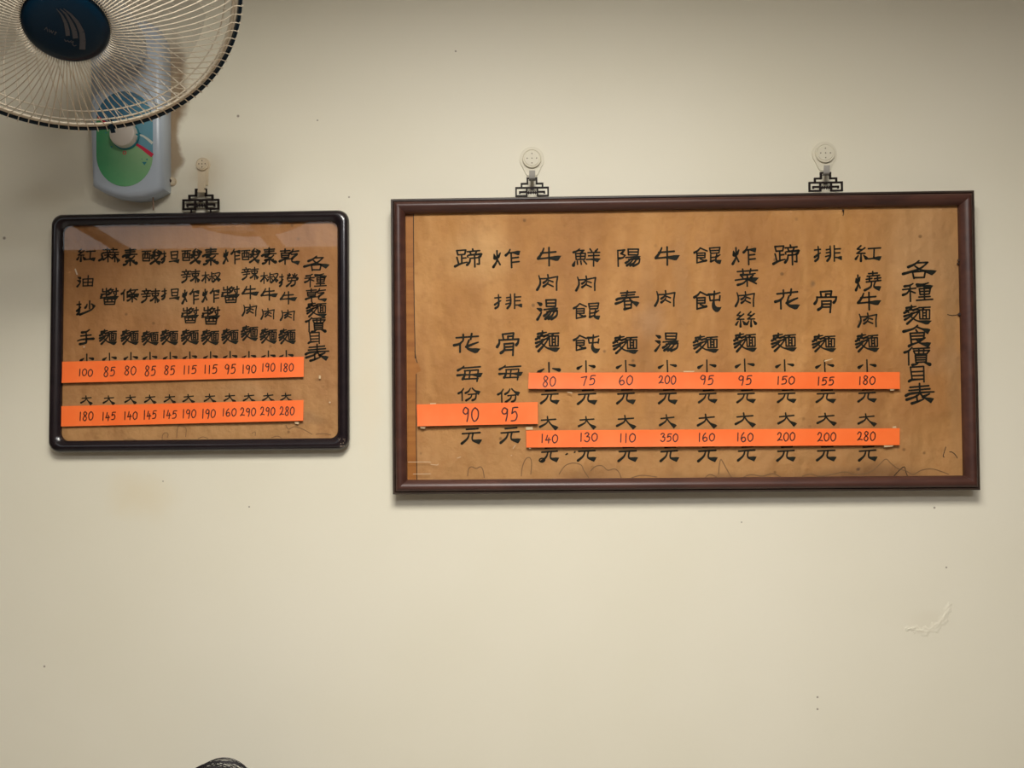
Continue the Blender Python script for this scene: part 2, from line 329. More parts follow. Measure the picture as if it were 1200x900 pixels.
def split_strokes(src, box=(0, 0, 100, 100)):
    out = []
    for s in src.split('/'):
        s = s.strip()
        if not s: continue
        if s[0] == '{':
            n, x0, y0, x1, y1 = s.strip('{}').split()
            x0, y0, x1, y1 = map(float, (x0, y0, x1, y1))
            bw, bh = (box[2] - box[0]) / 100, (box[3] - box[1]) / 100
            out += split_strokes(COMP[n], (box[0] + x0 * bw, box[1] + y0 * bh, box[0] + x1 * bw, box[1] + y1 * bh))
            continue
        kind, pts = '', []
        for tok in s.split():
            if ',' in tok:
                a, b = tok.split(',')
                pts.append((box[0] + float(a) * (box[2] - box[0]) / 100, box[1] + float(b) * (box[3] - box[1]) / 100))
            elif not pts: kind = tok
        out.append((kind, pts))
    return out
def smooth_line(p, n=5):
    if len(p) < 3: return list(p)
    q = [p[0]] + list(p) + [p[-1]]; o = []
    for i in range(1, len(q) - 2):
        for k in range(n):
            t = k / n
            o.append(tuple(.5 * (2 * q[i][j] + (q[i+1][j] - q[i-1][j]) * t + (2*q[i-1][j] - 5*q[i][j] + 4*q[i+1][j] - q[i+2][j]) * t*t
                     + (3*q[i][j] - q[i-1][j] - 3*q[i+1][j] + q[i+2][j]) * t**3) for j in (0, 1)))
    return o + [p[-1]]
def glyph_faces(src, w, h, lw):
    """polygons (lists of 2d points, y up, centred) of a written sign w x h big, pen width lw"""
    faces = []
    def disc(c, r, n=8): faces.append([(c[0] + r * math.cos(2*PI*k/n), c[1] + r * math.sin(2*PI*k/n)) for k in range(n)])
    for kind, pts in split_strokes(src):
        P = [((x / 100 - .5) * w, (.5 - y / 100) * h) for x, y in pts]
        if kind:
            if len(P) == 2: P = [tuple(P[0][j] + (P[1][j] - P[0][j]) * t / 4 for j in (0, 1)) for t in range(5)]
            else: P = smooth_line(P)
        n = len(P)
        L = [0]
        for i in range(1, n): L.append(L[-1] + math.hypot(P[i][0] - P[i-1][0], P[i][1] - P[i-1][1]))
        if L[-1] < 1e-9: continue
        def nrm(i):
            a, b = P[max(0, i-1)], P[min(n-1, i+1)]
            d = math.hypot(b[0]-a[0], b[1]-a[1]) or 1
            return (-(b[1]-a[1]) / d, (b[0]-a[0]) / d)
        if kind == '' or kind == 'c':
            for i in range(n - 1):
                a, b = P[i], P[i+1]; d = math.hypot(b[0]-a[0], b[1]-a[1]) or 1
                nx, ny = -(b[1]-a[1]) / d * lw / 2, (b[0]-a[0]) / d * lw / 2
                faces.append([(a[0]-nx, a[1]-ny), (b[0]-nx, b[1]-ny), (b[0]+nx, b[1]+ny), (a[0]+nx, a[1]+ny)])
            for i in range(n):
                r = lw * (.54 if i in (0, n-1) and kind == '' else .5)
                disc(P[i], r)
            continue
        up, dn = [], []
        for i in range(n):
            t = L[i] / L[-1]; nx, ny = nrm(i)
            if kind == 'p': a = b = lw * (.42 + .38 * t)
            elif kind == 'd': a = b = lw * (.35 + .75 * t)
            else:
                a = lw * .5 * (1 if t < .8 else 1 - (t - .8) / .2)
                b = lw * (.5 + 2.1 * max(0, (t - .35) / .45) ** 1.3 if t < .8 else 2.6 * (1 - (t - .8) / .2))
            up.append((P[i][0] + nx * a, P[i][1] + ny * a)); dn.append((P[i][0] - nx * b, P[i][1] - ny * b))
        for i in range(n - 1): faces.append([dn[i], dn[i+1], up[i+1], up[i]])
        disc(P[0], lw * (.35 if kind == 'd' else .45))
        if kind != 't': disc(P[-1], lw * (.8 if kind == 'p' else 1.1))
    return faces

# ---------------------------------------------------------------- the room
X0, X1, YB = -2.95, 3.0, -3.23
def struct(name, a, b, mat): return tag(MB().box(a, b).build(name, mat), kind='structure')
struct('wall_front', (X0, 0, 0), (X1, .12, CEIL), M['wall'])
wf = bpy.data.objects['wall_front']
fr_ = random.Random(5); b = MB(); vs = []; ns_, nt_ = 46, 12          # crumbled plaster low on the right
path = smooth_line([(1060, 737), (1071, 737), (1083, 740), (1096, 735), (1106, 725), (1111, 712), (1114, 706)], 8)
for i in range(ns_ + 1):
    f = i / ns_ * (len(path) - 1.001); k0 = int(f); f -= k0; a_, c_ = path[k0], path[k0 + 1]
    L = math.hypot(c_[0]-a_[0], c_[1]-a_[1]); nx, ny = -(c_[1]-a_[1]) / L, (c_[0]-a_[0]) / L
    for j in range(nt_ + 1):
        tt = j / nt_ * 2 - 1; w_ = (5.2 + 1.8 * math.sin(i * .9) + 1.2 * math.sin(i * 2.3)) * math.sin(PI * (i + .5) / (ns_ + 1)) ** .5 + .3
        v = at(a_[0] + (c_[0]-a_[0]) * f + nx * w_ * tt, a_[1] + (c_[1]-a_[1]) * f + ny * w_ * tt)
        hgt = 0 if j in (0, nt_) or i in (0, ns_) else .0016 * fr_.random() ** 1.5 * (1 - tt * tt)
        vs.append((v.x, -.00005 - hgt, v.z))
b.add(vs, [(i*(nt_+1) + j, i*(nt_+1) + j + 1, (i+1)*(nt_+1) + j + 1, (i+1)*(nt_+1) + j) for i in range(ns_) for j in range(nt_)])
b.build('flaked_plaster', M['wall'], wf, smooth=80)
struct('wall_back', (X0, YB - .1, 0), (X1, YB, CEIL), M['other_wall'])
struct('wall_left', (X0 - .1, YB - .1, 0), (X0, .12, CEIL), M['other_wall'])
struct('wall_right', (X1, YB - .1, 0), (X1 + .1, .12, CEIL), M['other_wall'])
struct('floor', (X0 - .1, YB - .1, -.1), (X1 + .1, .12, 0), M['floor'])
struct('ceiling', (X0 - .1, YB - .1, CEIL), (X1 + .1, .12, CEIL + .1), M['ceiling'])
M['beam'] = new_mat('dark_ceiling_batten', (.10, .07, .05), .7)
def batten(name, x0, y0, x1, y1, wd):
    b = MB(); q = [(x0, y0), (x0 + wd, y0), (x1 + wd, y1), (x1, y1)]
    b.add([(x, y, z) for z in (CEIL - .045, CEIL) for x, y in q], [(0, 1, 2, 3), (7, 6, 5, 4), (0, 4, 5, 1), (1, 5, 6, 2), (2, 6, 7, 3), (3, 7, 4, 0)])
    return tag(b.build(name, M['beam']), kind='structure')
batten('trim_1', -2.37, -3.2, -2.24, -2.42, .056)
batten('trim_2', -1.475, -3.2, -1.36, -2.42, .066)
r = empty('added_glow_panel', (-1.85, -2.80, CEIL), 'long flat glowing panel added on the ceiling along the back wall', 'ceiling light')  # unseen glowing panel, added for the pale reflection in the small board's glass
dm = new_mat('glow_panel_face', (.8, .8, .8), .5); bb = dm.node_tree.nodes['Principled BSDF']
bb.inputs['Emission Color'].default_value = (.86, .95, 1, 1); bb.inputs['Emission Strength'].default_value = 1.9
MB().box((-1.03, -.30, -.012), (.95, .27, -.008)).build('diffuser', dm, r)
MB().box((-1.04, -.31, -.008), (.96, .28, 0)).build('housing', M['steel'], r)

lamp_labels = ['square ceiling light panel nearest the picture wall', 'added square fill light panel in the second row, right of the dark battens', 'added square fill light panel over the left side of the room, dimmer']
for (lx, ly, power, colr, spr), lab in zip(LAMPS, lamp_labels):
    r = empty('ceiling_lamp', (lx, ly, CEIL), lab, 'ceiling light', 'ceiling light panels')
    f = MB()
    for a, b in (((-.31, -.31), (.31, -.29)), ((-.31, .29), (.31, .31)), ((-.31, -.29), (-.29, .29)), ((.29, -.29), (.31, .29))):
        f.box((*a, -.045), (*b, -.0))
    f.build('frame', M['steel'], r)
    dm = new_mat('lamp_diffuser', (.9, .9, .9), .5); bb = dm.node_tree.nodes['Principled BSDF']
    bb.inputs['Emission Color'].default_value = (*colr, 1); bb.inputs['Emission Strength'].default_value = power / 12
    MB().box((-.29, -.29, -.030), (.29, .29, -.022)).build('diffuser', dm, r)
    L = bpy.data.lights.new('lamp_light', 'AREA'); L.shape = 'SQUARE'; L.size = .58; L.energy = power; L.spread = math.radians(spr); L.color = colr
    link('lamp_light', L, r, (0, 0, -.034))

# ---------------------------------------------------------------- picture frames
def ring_pts(W, H, t, ro, ri, tmax, side, n=5):
    """points of one rail (0 bottom, 1 right, 2 top, 3 left) of a rounded rectangle inset by t"""
    r = max(ro + (ri - ro) * t / tmax, .0002); s = t + r
    C = [(-W/2 + s, s), (W/2 - s, s), (W/2 - s, H - s), (-W/2 + s, H - s)]
    a0 = [(225, 270), (315, 360), (45, 90), (135, 180)][side]
    out = []
    for (cx, cz), (u, v) in ((C[side], a0), (C[(side + 1) % 4], (a0[1], a0[1] + 45))):
        for k in range(n + 1):
            a = math.radians(u + (v - u) * k / n); out.append((cx + r * math.cos(a), cz + r * math.sin(a)))
    return out
def rails(root, W, H, prof, ro, ri, mat, lipfaces=0):
    tmax = max(p[0] for p in prof)
    for side in range(4):
        lines = [[(x, -d, z) for x, z in ring_pts(W, H, t_, ro, ri, tmax, side)] for t_, d in prof]
        m, n = len(prof), len(lines[0]); vs = [v for l in lines for v in l]; b = MB()
        b.add(vs, []);
        for i in range(m):
            j = (i + 1) % m
            for k in range(n - 1): b.f.append((i*n + k, j*n + k, j*n + k + 1, i*n + k + 1)); b.m.append(1 if i < lipfaces else 0)
        b.f.append(tuple(i*n for i in range(m))[::-1]); b.m.append(0)
        b.f.append(tuple(i*n + n - 1 for i in range(m))); b.m.append(0)
        o = b.build('rail', [mat, M['lip']], root, smooth=38)
        bm = bmesh.new(); bm.from_mesh(o.data); bmesh.ops.recalc_face_normals(bm, faces=bm.faces); bm.to_mesh(o.data); bm.free()

class Picture:
    def __init__(s, loc, lean, tilt, label):
        s.root = empty('framed_menu', loc, label, 'picture', 'framed menu boards')
        s.root.rotation_euler = (lean, tilt, 0)
        s.M = Matrix.Translation(loc) @ s.root.rotation_euler.to_matrix().to_4x4(); s.I = s.M.inverted()
    def loc(s, px, py, d=0.0):
        o = s.I @ CAM; r = s.I.to_3x3() @ ray(px, py); return o + r * ((-d - o.y) / r.y)
glyph_cache = {}
def write(P, paper, ch, px, py, w, h, d):
    dense = len(split_strokes(GLYPH[ch]))
    lw = 2.38 - min(.68, .026 * dense)
    key = (ch, w // 4, h // 4)
    if key not in glyph_cache:
        b = MB()
        for f in glyph_faces(GLYPH[ch], w, h, lw * min(1.1, (h / 21) ** .6)):
            b.add([(x, 0, y) for x, y in f], [tuple(range(len(f)))])
        me = bpy.data.meshes.new('character'); me.from_pydata(b.v, [], b.f); me.materials.append(M['ink']); glyph_cache[key] = (me, w, h)
    me, w0, h0 = glyph_cache[key]
    c = P.loc(px, py, d); sx = (P.loc(px + w/2, py, d) - P.loc(px - w/2, py, d)).length / w0; sz = (P.loc(px, py - h/2, d) - P.loc(px, py + h/2, d)).length / h0
    o = link('character', me, paper, c); o.scale = (sx, 1, sz); o.rotation_euler = (0, random.uniform(-.02, .02), 0)
    return o

def outline_patch(P, pts, d, name, mat, parent, thick=.0004):
    q = [P.loc(x, y, d) for x, y in pts]
    return MB().prism([(v.x, v.z) for v in q], -d + thick, -d).build(name, mat, parent)
def pen_lines(P, lines, d, name, mat, parent, lw=1.0):
    """fine drawn lines: cracks, water marks, tears; each its own object"""
    for pts in lines:
        b = MB(); pts = smooth_line([tuple(p) for p in pts], 4); q = []
        for i, p in enumerate(pts):
            a, c = pts[max(i-1, 0)], pts[min(i+1, len(pts)-1)]
            L = math.hypot(c[0]-a[0], c[1]-a[1]) or 1; nx, ny = -(c[1]-a[1]) / L * lw / 2, (c[0]-a[0]) / L * lw / 2
            q += [P.loc(p[0]-nx, p[1]-ny, d), P.loc(p[0]+nx, p[1]+ny, d)]
        b.add(q, [(2*i, 2*i+2, 2*i+3, 2*i+1) for i in range(len(pts) - 1)]).build(name, mat, parent)

def price_strip(P, corners, depth, label, prices, lw=1.55, seed=0, group='orange price strips'):
    """corners TL, TR, BR, BL in the survey photograph; the lower edge stands a little off the glass"""
    TL, TR, BR, BL = corners; rnd = random.Random(seed); ph = rnd.uniform(0, 6)
    def lift(s, t): return .0005 + .0022 * t * t * (.55 + .45 * math.sin(5 * s + ph)) 
    def pix(s, t): return tuple((TL[j] * (1-s) + TR[j] * s) * (1-t) + (BL[j] * (1-s) + BR[j] * s) * t for j in (0, 1))
    org = P.loc(*pix(.5, .5), depth)
    def pos(s, t, e=0): x = P.loc(*pix(s, t), depth); return Vector((x.x, -depth - lift(s, t) - e, x.z)) - org
    root = empty('price_strip', P.M @ org, label, 'price strip', group); root.rotation_euler = P.root.rotation_euler
    NS, NT_ = 48, 4; b = MB(); vs = []
    for e in (0, .0003):
        for j in range(NT_ + 1):
            for i in range(NS + 1): vs.append(pos(i / NS, j / NT_, e))
    K = (NS + 1) * (NT_ + 1); fs = []
    for j in range(NT_):
        for i in range(NS):
            a = j * (NS + 1) + i; q = (a, a + 1, a + NS + 2, a + NS + 1)
            fs += [q, tuple(K + x for x in q[::-1])]
    edge = [i for i in range(NS + 1)] + [(j + 1) * (NS + 1) - 1 for j in range(1, NT_ + 1)] + [NT_ * (NS + 1) + i for i in range(NS - 1, -1, -1)] + [j * (NS + 1) for j in range(NT_ - 1, 0, -1)]
    for a, c in zip(edge, edge[1:] + edge[:1]): fs.append((a, K + a, K + c, c))
    b.add(vs, fs); b.build('paper_tape', M['orange'], root, smooth=40)
    # prices
    def st(px, py):
        s = (px - TL[0]) / (TR[0] - TL[0]); yt = TL[1] * (1-s) + TR[1] * s; yb = BL[1] * (1-s) + BR[1] * s
        return s, (py - yt) / (yb - yt)
    for txt, cx, cy, w_, h_ in prices:
        n = len(txt); b = MB(); widths = [.55 if c == '1' else 1 for c in txt]; gap = .28; tot = sum(widths) + gap * (n - 1); u = w_ / tot; x = cx - w_ / 2
        for c, wd in zip(txt, widths):
            hh = h_ * rnd.uniform(.93, 1.05); dy = rnd.uniform(-.4, .4); mx_, my_ = x + wd * u / 2, cy + dy
            for f in glyph_faces(PEN[c], wd * u * (.5 if c == '1' else 1), hh, lw):
                q = []
                for gx, gy in f:
                    s, tt = st(mx_ + gx, my_ - gy); q.append(pos(s, tt, .00045))
                b.add(q, [tuple(range(len(q)))])
            x += (wd + gap) * u
        tag(b.build('price_number', M['pen'], root), 'handwritten ' + txt)
    return root, pos

FP_big = dict(cx=.26258, cz=1.81925, W=.98194, H=.50151)
lean = .0233; zb = 1.81925 - .50151 / 2
big = Picture(Vector((.26258, -.012, zb)), lean, 0, 'large wide brown-framed menu board of noodle dishes hanging from two hooks')
rails(big.root, .98194, .50151, [(0, 0), (0, .017), (.0012, .0182), (.0034, .0182), (.0042, .0155), (.0052, .0195), (.008, .0235), (.012, .0252), (.016, .0242), (.020, .0205), (.0226, .0165), (.0235, .0150), (.0235, .006), (.0235, 0)], .0003, .0003, M['brown_frame'], 4)
D_P, D_G = .0080, .0125
MB().box((-.470, -.0070, .020), (.470, -.0025, .482)).build('backing_board', M['board'], big.root)
q = [(484.5, 246), (1130, 238), (1133, 566), (488.5, 570), (488.3, 540), (487.5, 500), (488, 440), (487.4, 432), (486.2, 420), (485.5, 380), (485, 310)]
def K(c): return tuple((v / 255) ** 2.2 for v in c)
def stn(P, px, py, rx, ry, c, a):
    v = P.loc(px, py, D_P); k = 1.33 / 900; return (v.x, v.z, rx * k, ry * k, c, a)
big_paper = paper_material('aged_tan_menu_paper', (.49, .232, .068), (.38, .168, .050), (.58, .300, .105), (.44, .232, .088),
    [stn(big, 1090, 300, 90, 120, (.46, .265, .125), .6), stn(big, 1015, 561, 105, 20, (.20, .095, .035), .85), stn(big, 690, 562, 55, 22, (.26, .13, .05), .7), stn(big, 760, 400, 12, 160, (.34, .16, .055), .45), stn(big, 1118, 400, 16, 170, (.34, .19, .08), .6),
     stn(big, 860, 564, 110, 13, (.22, .11, .045), .75), stn(big, 800, 330, 14, 110, (.42, .22, .09), .4), stn(big, 1100, 420, 60, 26, (.42, .23, .105), .4),
     stn(big, 950, 337, 6, 6, (.20, .11, .05), .7), stn(big, 1006, 549, 4, 3, (.10, .05, .03), .9), stn(big, 760, 380, 30, 30, (.46, .26, .13), .5), stn(big, 560, 300, 60, 50, (.68, .41, .18), .5)],
    .10, .8)
bp = outline_patch(big, q, D_P, 'paper', big_paper, big.root)
MB().box((-.4702, -D_G - .0015, .020), (.4702, -D_G, .482)).build('glass_pane', M['glass'], big.root)
# two black pins in the right side of the frame and the torn scrap at the left edge of the paper
outline_patch(big, [(487, 424), (490, 426), (493.5, 434), (488, 437.5)], D_P + .0006, 'torn_corner', M['board'], bp)
for x, y, r_ in ((1124.2, 305, 2.0), (1123.2, 309, 1.6), (1124.6, 368.5, 2.2), (988.5, 246.5, 1.4)):
    c = big.loc(x, y, .0122); MB().lathe([(0, .0006), (r_ * .0009, .0003), (r_ * .0013, -.0012), (0, -.0014)], c, Vector((1, 0, 0)), Vector((0, 0, 1)), Vector((0, -1, 0)), 8).build('pin', M['crack'], big.root)
DI = D_P + .00025
pen_lines(big, [[(1124, 368.5), (1116, 369.8), (1110, 368.5)], [(1047.5, 558), (1052, 553), (1059.5, 547), (1061.5, 553), (1064, 559)], [(987.5, 245), (988.5, 250), (987.8, 253)],
    [(1108.5, 523.5), (1106.5, 530), (1105.3, 535), (1107, 535.5)], [(1112.5, 529.5), (1116, 530), (1119.5, 533), (1122, 537)], [(486, 411), (488.3, 423), (493, 434)], [(484.5, 250), (485, 330), (486.6, 420)], [(488, 438), (487.8, 500), (488.6, 563)]], DI, 'crack', M['crack'], bp, .9)
pen_lines(big, [[(548, 558), (549, 550), (552.5, 547), (558, 549), (563, 547), (566, 551), (567.5, 560)], [(611, 558), (612, 548), (616, 538), (621, 536.5), (623, 543), (622, 556)],
    [(655, 556), (662, 546), (672, 542.5), (681, 545), (684, 551), (690, 560)], [(692, 552), (698, 546.5), (706, 546), (712, 551), (720, 549.5), (725, 553), (728, 560)],
    [(842, 556), (843, 545), (845, 538.5), (850, 547), (855, 556), (858, 560)], [(826, 560), (832, 556), (840, 559)], [(940, 558), (950, 555.5), (960, 558), (975, 556), (990, 553), (1003, 556), (1020, 553), (1030, 545), (1038, 538), (1044, 543), (1052, 549), (1062, 552), (1070, 556), (1080, 551), (1092, 549.5), (1103, 552.5), (1112, 556)],
    [(870, 560), (880, 556), (893, 558), (905, 555), (915, 559)], [(740, 560), (752, 557), (770, 559)]], DI, 'water_mark', M['stain_line'], bp, 1.1)
pen_lines(big, [[(632, 538.5), (635.5, 537), (638.5, 539), (636, 541.5), (632.5, 540.5), (632, 538.5)], [(662.5, 533), (665.5, 531.5)], [(672.5, 530.5), (674.5, 529.2)]], DI, 'ink_blot', M['ink'], bp, 1.7)
pen_lines(big, [[(504.5, 544), (512, 545), (513.5, 543.5)], [(478, 541.5), (500, 541.2), (505, 541.6)], [(535.5, 536.8), (540, 535.5)], [(598.5, 534), (600, 533.5)], [(601, 526), (604, 521.5)], [(484, 555.5), (505, 555.2)]], D_G + .0017, 'glass_scratch', M['paint_scrap'], big.root, .5)

BIG = [
 [('各',1078,316,40,21),('種',1076,342.3,36,21),('麵',1075.5,368.8,33,22),('食',1075,393.3,32,24),('價',1075,417.5,30,21),('目',1075.5,438.5,21,18),('表',1078,461,33,23)],
 [('紅',1017.7,296.8,31,18),('燒',1017.7,329.5,30,22),('牛',1019,352.8,28,20),('肉',1017,375,23,16),('麵',1016.5,401.5,28,21),('小',1016,428.8,19,14),('元',1016.8,463.4,22,15),('大',1016.8,492,22,14),('元',1017.5,531.3,22,17)],
 [('排',970.7,297,32,18),('骨',967.7,353.5,26,25),('麵',966,402,28,20),('小',966.4,428.8,19,13),('元',968.5,464,23,15),('大',969.4,491.3,23,14),('元',969,531.3,23,17)],
 [('蹄',921,298.8,30,23),('花',923,350.5,29,23),('麵',919,401,30,21),('小',919.5,428.2,19,13),('元',922.6,464,22,15),('大',923,491.5,22,15),('元',921.8,531.6,22,17)],
 [('炸',872.6,299.5,28,21),('菜',875.5,325.3,28,20),('肉',873.5,350.5,23,17),('絲',874,374,24,17),('麵',873.5,401,27,22),('小',872.7,428,20,14),('元',875,464.2,22,15),('大',874,492,24,16),('元',875.7,531.3,22,17)],
 [('餛',829.7,299.5,32,19),('飩',829.7,352.3,32,22),('麵',827.5,403,30,20),('小',828.3,429,19,14),('元',830,464.3,22,15),('大',829.2,493.5,23,16),('元',829.7,531.7,23,18)],
 [('牛',782.5,300,29,21),('肉',779.8,349.7,24,18),('湯',782,401,28,21),('小',782,429,19,13),('元',783.3,464.5,22,17),('大',783,493.6,20,15),('元',785,532,22,17)],
 [('陽',736.7,302,29,20),('春',735.5,351.7,28,21),('麵',733.3,403.7,30,21),('小',733.3,429,20,13),('元',734.2,464.5,22,17),('大',734.5,494.6,23,15),('元',736.3,532,23,17)],
 [('鮮',688,301.7,32,20),('肉',687,332,24,17),('餛',688,364.7,31,19),('飩',688,402,31,19),('小',686.7,430,19,14),('元',688.7,465,23,17),('大',688.7,495.3,21,14),('元',688.3,531.7,22,17)],
 [('牛',644,300.7,28,21),('肉',642,331,25,18),('湯',642,363,25,23),('麵',642,400,29,24),('小',643.3,434,24,18),('元',645,465,22,16),('大',643.7,495.8,22,15),('元',644.7,532.5,21,17)],
 [('炸',594,303,32,21),('排',596,353,32,17),('骨',595.5,403.5,26,26),('每',599,436.7,28,17),('份',596.7,463.3,26,16),('元',598.5,510,24,18)],
 [('蹄',548.5,302.5,31,21),('花',547.8,402,31,22),('每',551,438,30,18),('份',550.3,462,26,15),('元',553,511,24,18)],
]
for colm in BIG:
    for ch, x, y, w_, h_ in colm: write(big, bp, ch, x, y, w_, h_, DI)

SW, SH = .52109, .41499
small = Picture(Vector((-.56584, -.004, 1.85082 - SH / 2)), 0, -.00161, 'small round-cornered black-framed menu board under the wall fan')
rails(small.root, SW, SH, [(.004, 0), (.001, .004), (0, .010), (.0012, .015), (.004, .0185), (.0085, .0200), (.0125, .0192), (.0165, .0165), (.0195, .0135), (.0200, .0120), (.0200, .005), (.0200, 0)], .019, .013, M['black_frame'])
MB().box((-.245, -.0070, .016), (.245, -.0025, SH - .016)).build('backing_board', M['board'], small.root)
small_paper = paper_material('dull_tan_menu_paper', (.38, .172, .056), (.31, .135, .045), (.43, .205, .075), (.50, .27, .105),
    [stn(small, 240, 490, 150, 40, (.46, .26, .11), .4), stn(small, 150, 420, 40, 30, (.52, .29, .12), .5), stn(small, 290, 455, 50, 12, (.42, .23, .10), .5),
     stn(small, 366, 490, 30, 12, (.25, .15, .08), .35), stn(small, 300, 330, 60, 60, (.50, .28, .115), .5), stn(small, 205, 340, 90, 60, (.47, .27, .12), .5)], .10, .8)
sp = MB().box((-.246, -.0080, .0165), (.246, -.0073, SH - .0165)).build('paper', small_paper, small.root)
MB().box((-.246, -.0122, .0165), (.246, -.0110, SH - .0165)).build('glass_pane', M['glass'], small.root)
pen_lines(small, [[(190, 517), (190.5, 510), (194, 507), (197, 509), (196, 513)], [(207, 513), (208.5, 500), (213, 500), (218, 502), (217.5, 512)], [(335, 498), (338, 503), (345, 500), (355, 503), (364, 508), (366, 509)], [(295, 508), (299, 506), (299, 511)], [(145, 516), (153, 514.5), (160, 516)], [(232, 514), (238, 512), (244, 514)], [(318, 513), (325, 511), (330, 513.5)], [(370, 509), (380, 508), (388, 510)]], D_P + .0002, 'water_mark', M['stain_line'], sp, .8)
pen_lines(small, [[(374.3, 440), (375.2, 443)], [(88, 315), (90.5, 322)], [(98, 406), (99, 407)], [(346.5, 495.3), (350, 495.6)], [(386, 471), (387, 472)]], .0122 + .0002, 'glass_scratch', M['paint_scrap'], small.root, 1.6)
sc = MB()   # worn lower right corner of the black frame
for k in range(16):
    x, y = 401 + random.uniform(-5, 4), 519 + random.uniform(-5, 5); c = small.loc(x, y, .0195)
    sc.lathe([(0, .0004), (random.uniform(.0004, .0011), .0), (0, -.0004)], c, Vector((1, 0, 0)), Vector((0, 0, 1)), Vector((0, -1, 0)), 6)
tag(sc.build('chipped_lacquer', M['scuff'], small.root), 'bare wood chips at the lower right corner', kind='stuff')

SMALL = [
 [('各',371.5,308.7,30,17),('種',370.3,328.5,26,15),('乾',370.8,345.8,25,15),('麵',371.2,362.7,24,17),('價',370,380.5,23,17),('目',369,396,15,13),('表',371.7,413,27,19)],
 [('乾',339.7,300.8,24,18),('撈',338.2,328.2,21,15),('牛',338.5,349,20,14),('肉',337.3,369.3,17,12),('麵',337,394,20,17),('小',335.5,417,14,12),('大',336,466,14,10)],
 [('素',315.5,300,17,19),('椒',316.3,325.5,21,13),('牛',316,344.6,20,14),('肉',314,367.8,16,12),('麵',315,393.5,20,17),('小',314.5,417.5,14,12),('大',315,466,14,10)],
 [('酸',293.8,299.3,22,16),('辣',293.5,320.5,20,14),('牛',293.8,342.5,20,15),('肉',292.8,363.5,17,13),('麵',292.8,390.3,20,17),('小',291.7,418,14,12),('大',292.5,466.3,14,10)],
 [('炸',272,300.5,20,17),('醬',270.5,345.3,22,19),('麵',270,394,20,17),('小',269.7,418,14,12),('大',270,466.5,14,10)],
 [('素',247,300.5,18,20),('椒',248,324.7,22,13),('炸',247.5,346.2,20,16),('醬',247.5,370,22,20),('麵',246.7,395,21,17),('小',246.7,418.3,14,12),('大',246.7,467,14,10)],
 [('酸',224.5,300,23,17),('辣',223.7,323.5,22,15),('炸',223.8,347.5,20,17),('醬',223,369.5,21,18),('麵',223,394.7,21,17),('小',222.5,418.6,14,12),('大',221.7,467.3,14,10)],
 [('担',200,300.8,21,14),('担',200.4,344.4,21,13),('麵',198.8,395,21,17),('小',199.5,419,14,12),('大',199.7,467.7,14,10)],
 [('酸',177.7,300.6,23,17),('辣',176.7,346.6,22,16),('麵',176.3,396,20,16),('小',175.8,419,14,12),('大',176.7,468,14,10)],
 [('素',152.5,301,17,20),('條',152.9,345.8,21,16),('麵',152.5,395,21,17),('小',153.3,419.3,14,12),('大',153.7,468.2,14,10)],
 [('蔴',128.6,299,25,16),('醬',128.6,347.5,22,19),('麵',127,395,21,17),('小',128.3,420,14,12),('大',128.3,469,14,10)],
 [('紅',101.2,299,22,14),('油',100.2,329.5,19,13),('抄',100.7,360.7,21,16),('手',100.5,395,19,17),('小',101.7,421,14,12),('大',102,469,14,10)],
]
for colm in SMALL:
    for ch, x, y, w_, h_ in colm: write(small, sp, ch, x, y, w_, h_, D_P + .0002)

# ---------------------------------------------------------------- price strips
dg = D_G + .0015
s1, p1 = price_strip(big, [(619.7, 436.8), (1054.2, 436), (1054.2, 455.8), (619.2, 455.6)], dg, 'upper orange price strip on the large menu board, 80 to 180',
    [('80',643.8,447,15,11.5),('75',689.5,446,17,11),('60',733.5,445.3,16,11),('200',782,445,20,9.5),('95',828.3,445.3,16,11),('95',873,446,16,11),('150',920.5,446,21,9.5),('155',967.3,446.7,20,9.5),('180',1015.5,445.8,19.5,9.5)], 1.4, 1)
s2, p2 = price_strip(big, [(616.6, 504.5), (1054.2, 501.8), (1054, 521.5), (616.8, 524.3)], dg, 'lower orange price strip on the large menu board, 140 to 280',
    [('140',643.5,514,20,9.5),('130',689.5,512.3,21,10),('110',735,513,19,10),('350',784,513,20.5,9.5),('160',827.5,512.4,19.5,9.5),('160',872.5,512,19.5,10),('200',921,511.6,20.5,9.5),('200',968.5,511.8,21.5,10),('280',1015,511.2,21,10)], 1.4, 2)
s3, p3 = price_strip(big, [(488.3, 474), (630.2, 471.2), (630.4, 496.6), (489.6, 499.4)], dg, 'short wide orange price strip at the left of the large menu board, 90 and 95',
    [('90',551,485.6,19,16),('95',597,485.8,20,16)], 1.6, 3)
s4, p4 = price_strip(small, [(73.2, 423.9), (356.2, 418), (356.2, 441.7), (73.4, 448.8)], .0122, 'upper orange price strip on the small menu board, 100 to 180',
    [('100',100.8,436.7,16.5,8.5),('85',128.7,435.6,13.5,11),('80',153,434.6,13.5,10.5),('85',176.5,434.6,13,11),('85',199,434,12.5,10.5),('115',222.7,433.3,16,9.5),('115',247,432.7,16,10),('95',270,432.2,13,11),('190',292,432.7,16.5,9.5),('190',314.7,430.6,15.5,9.5),('180',336.2,430.6,16,9.5)], 1.25, 4)
s5, p5 = price_strip(small, [(72.2, 476), (355.8, 468.8), (355.8, 493), (72.2, 499.8)], .0122, 'lower orange price strip on the small menu board, 180 to 280',
    [('180',101.3,487.7,16.5,9.5),('145',127.8,487.6,16,9.5),('140',153.3,487.2,16,9.5),('145',176,486,15.5,10),('145',199.3,485.6,16.5,9.5),('190',222,485,16,9.5),('190',244.8,484.7,16,10),('160',269,483.5,16.5,9),('290',291,482.8,18,9.5),('290',314,481.8,17,10),('280',336.7,482,17,9.5)], 1.25, 5)
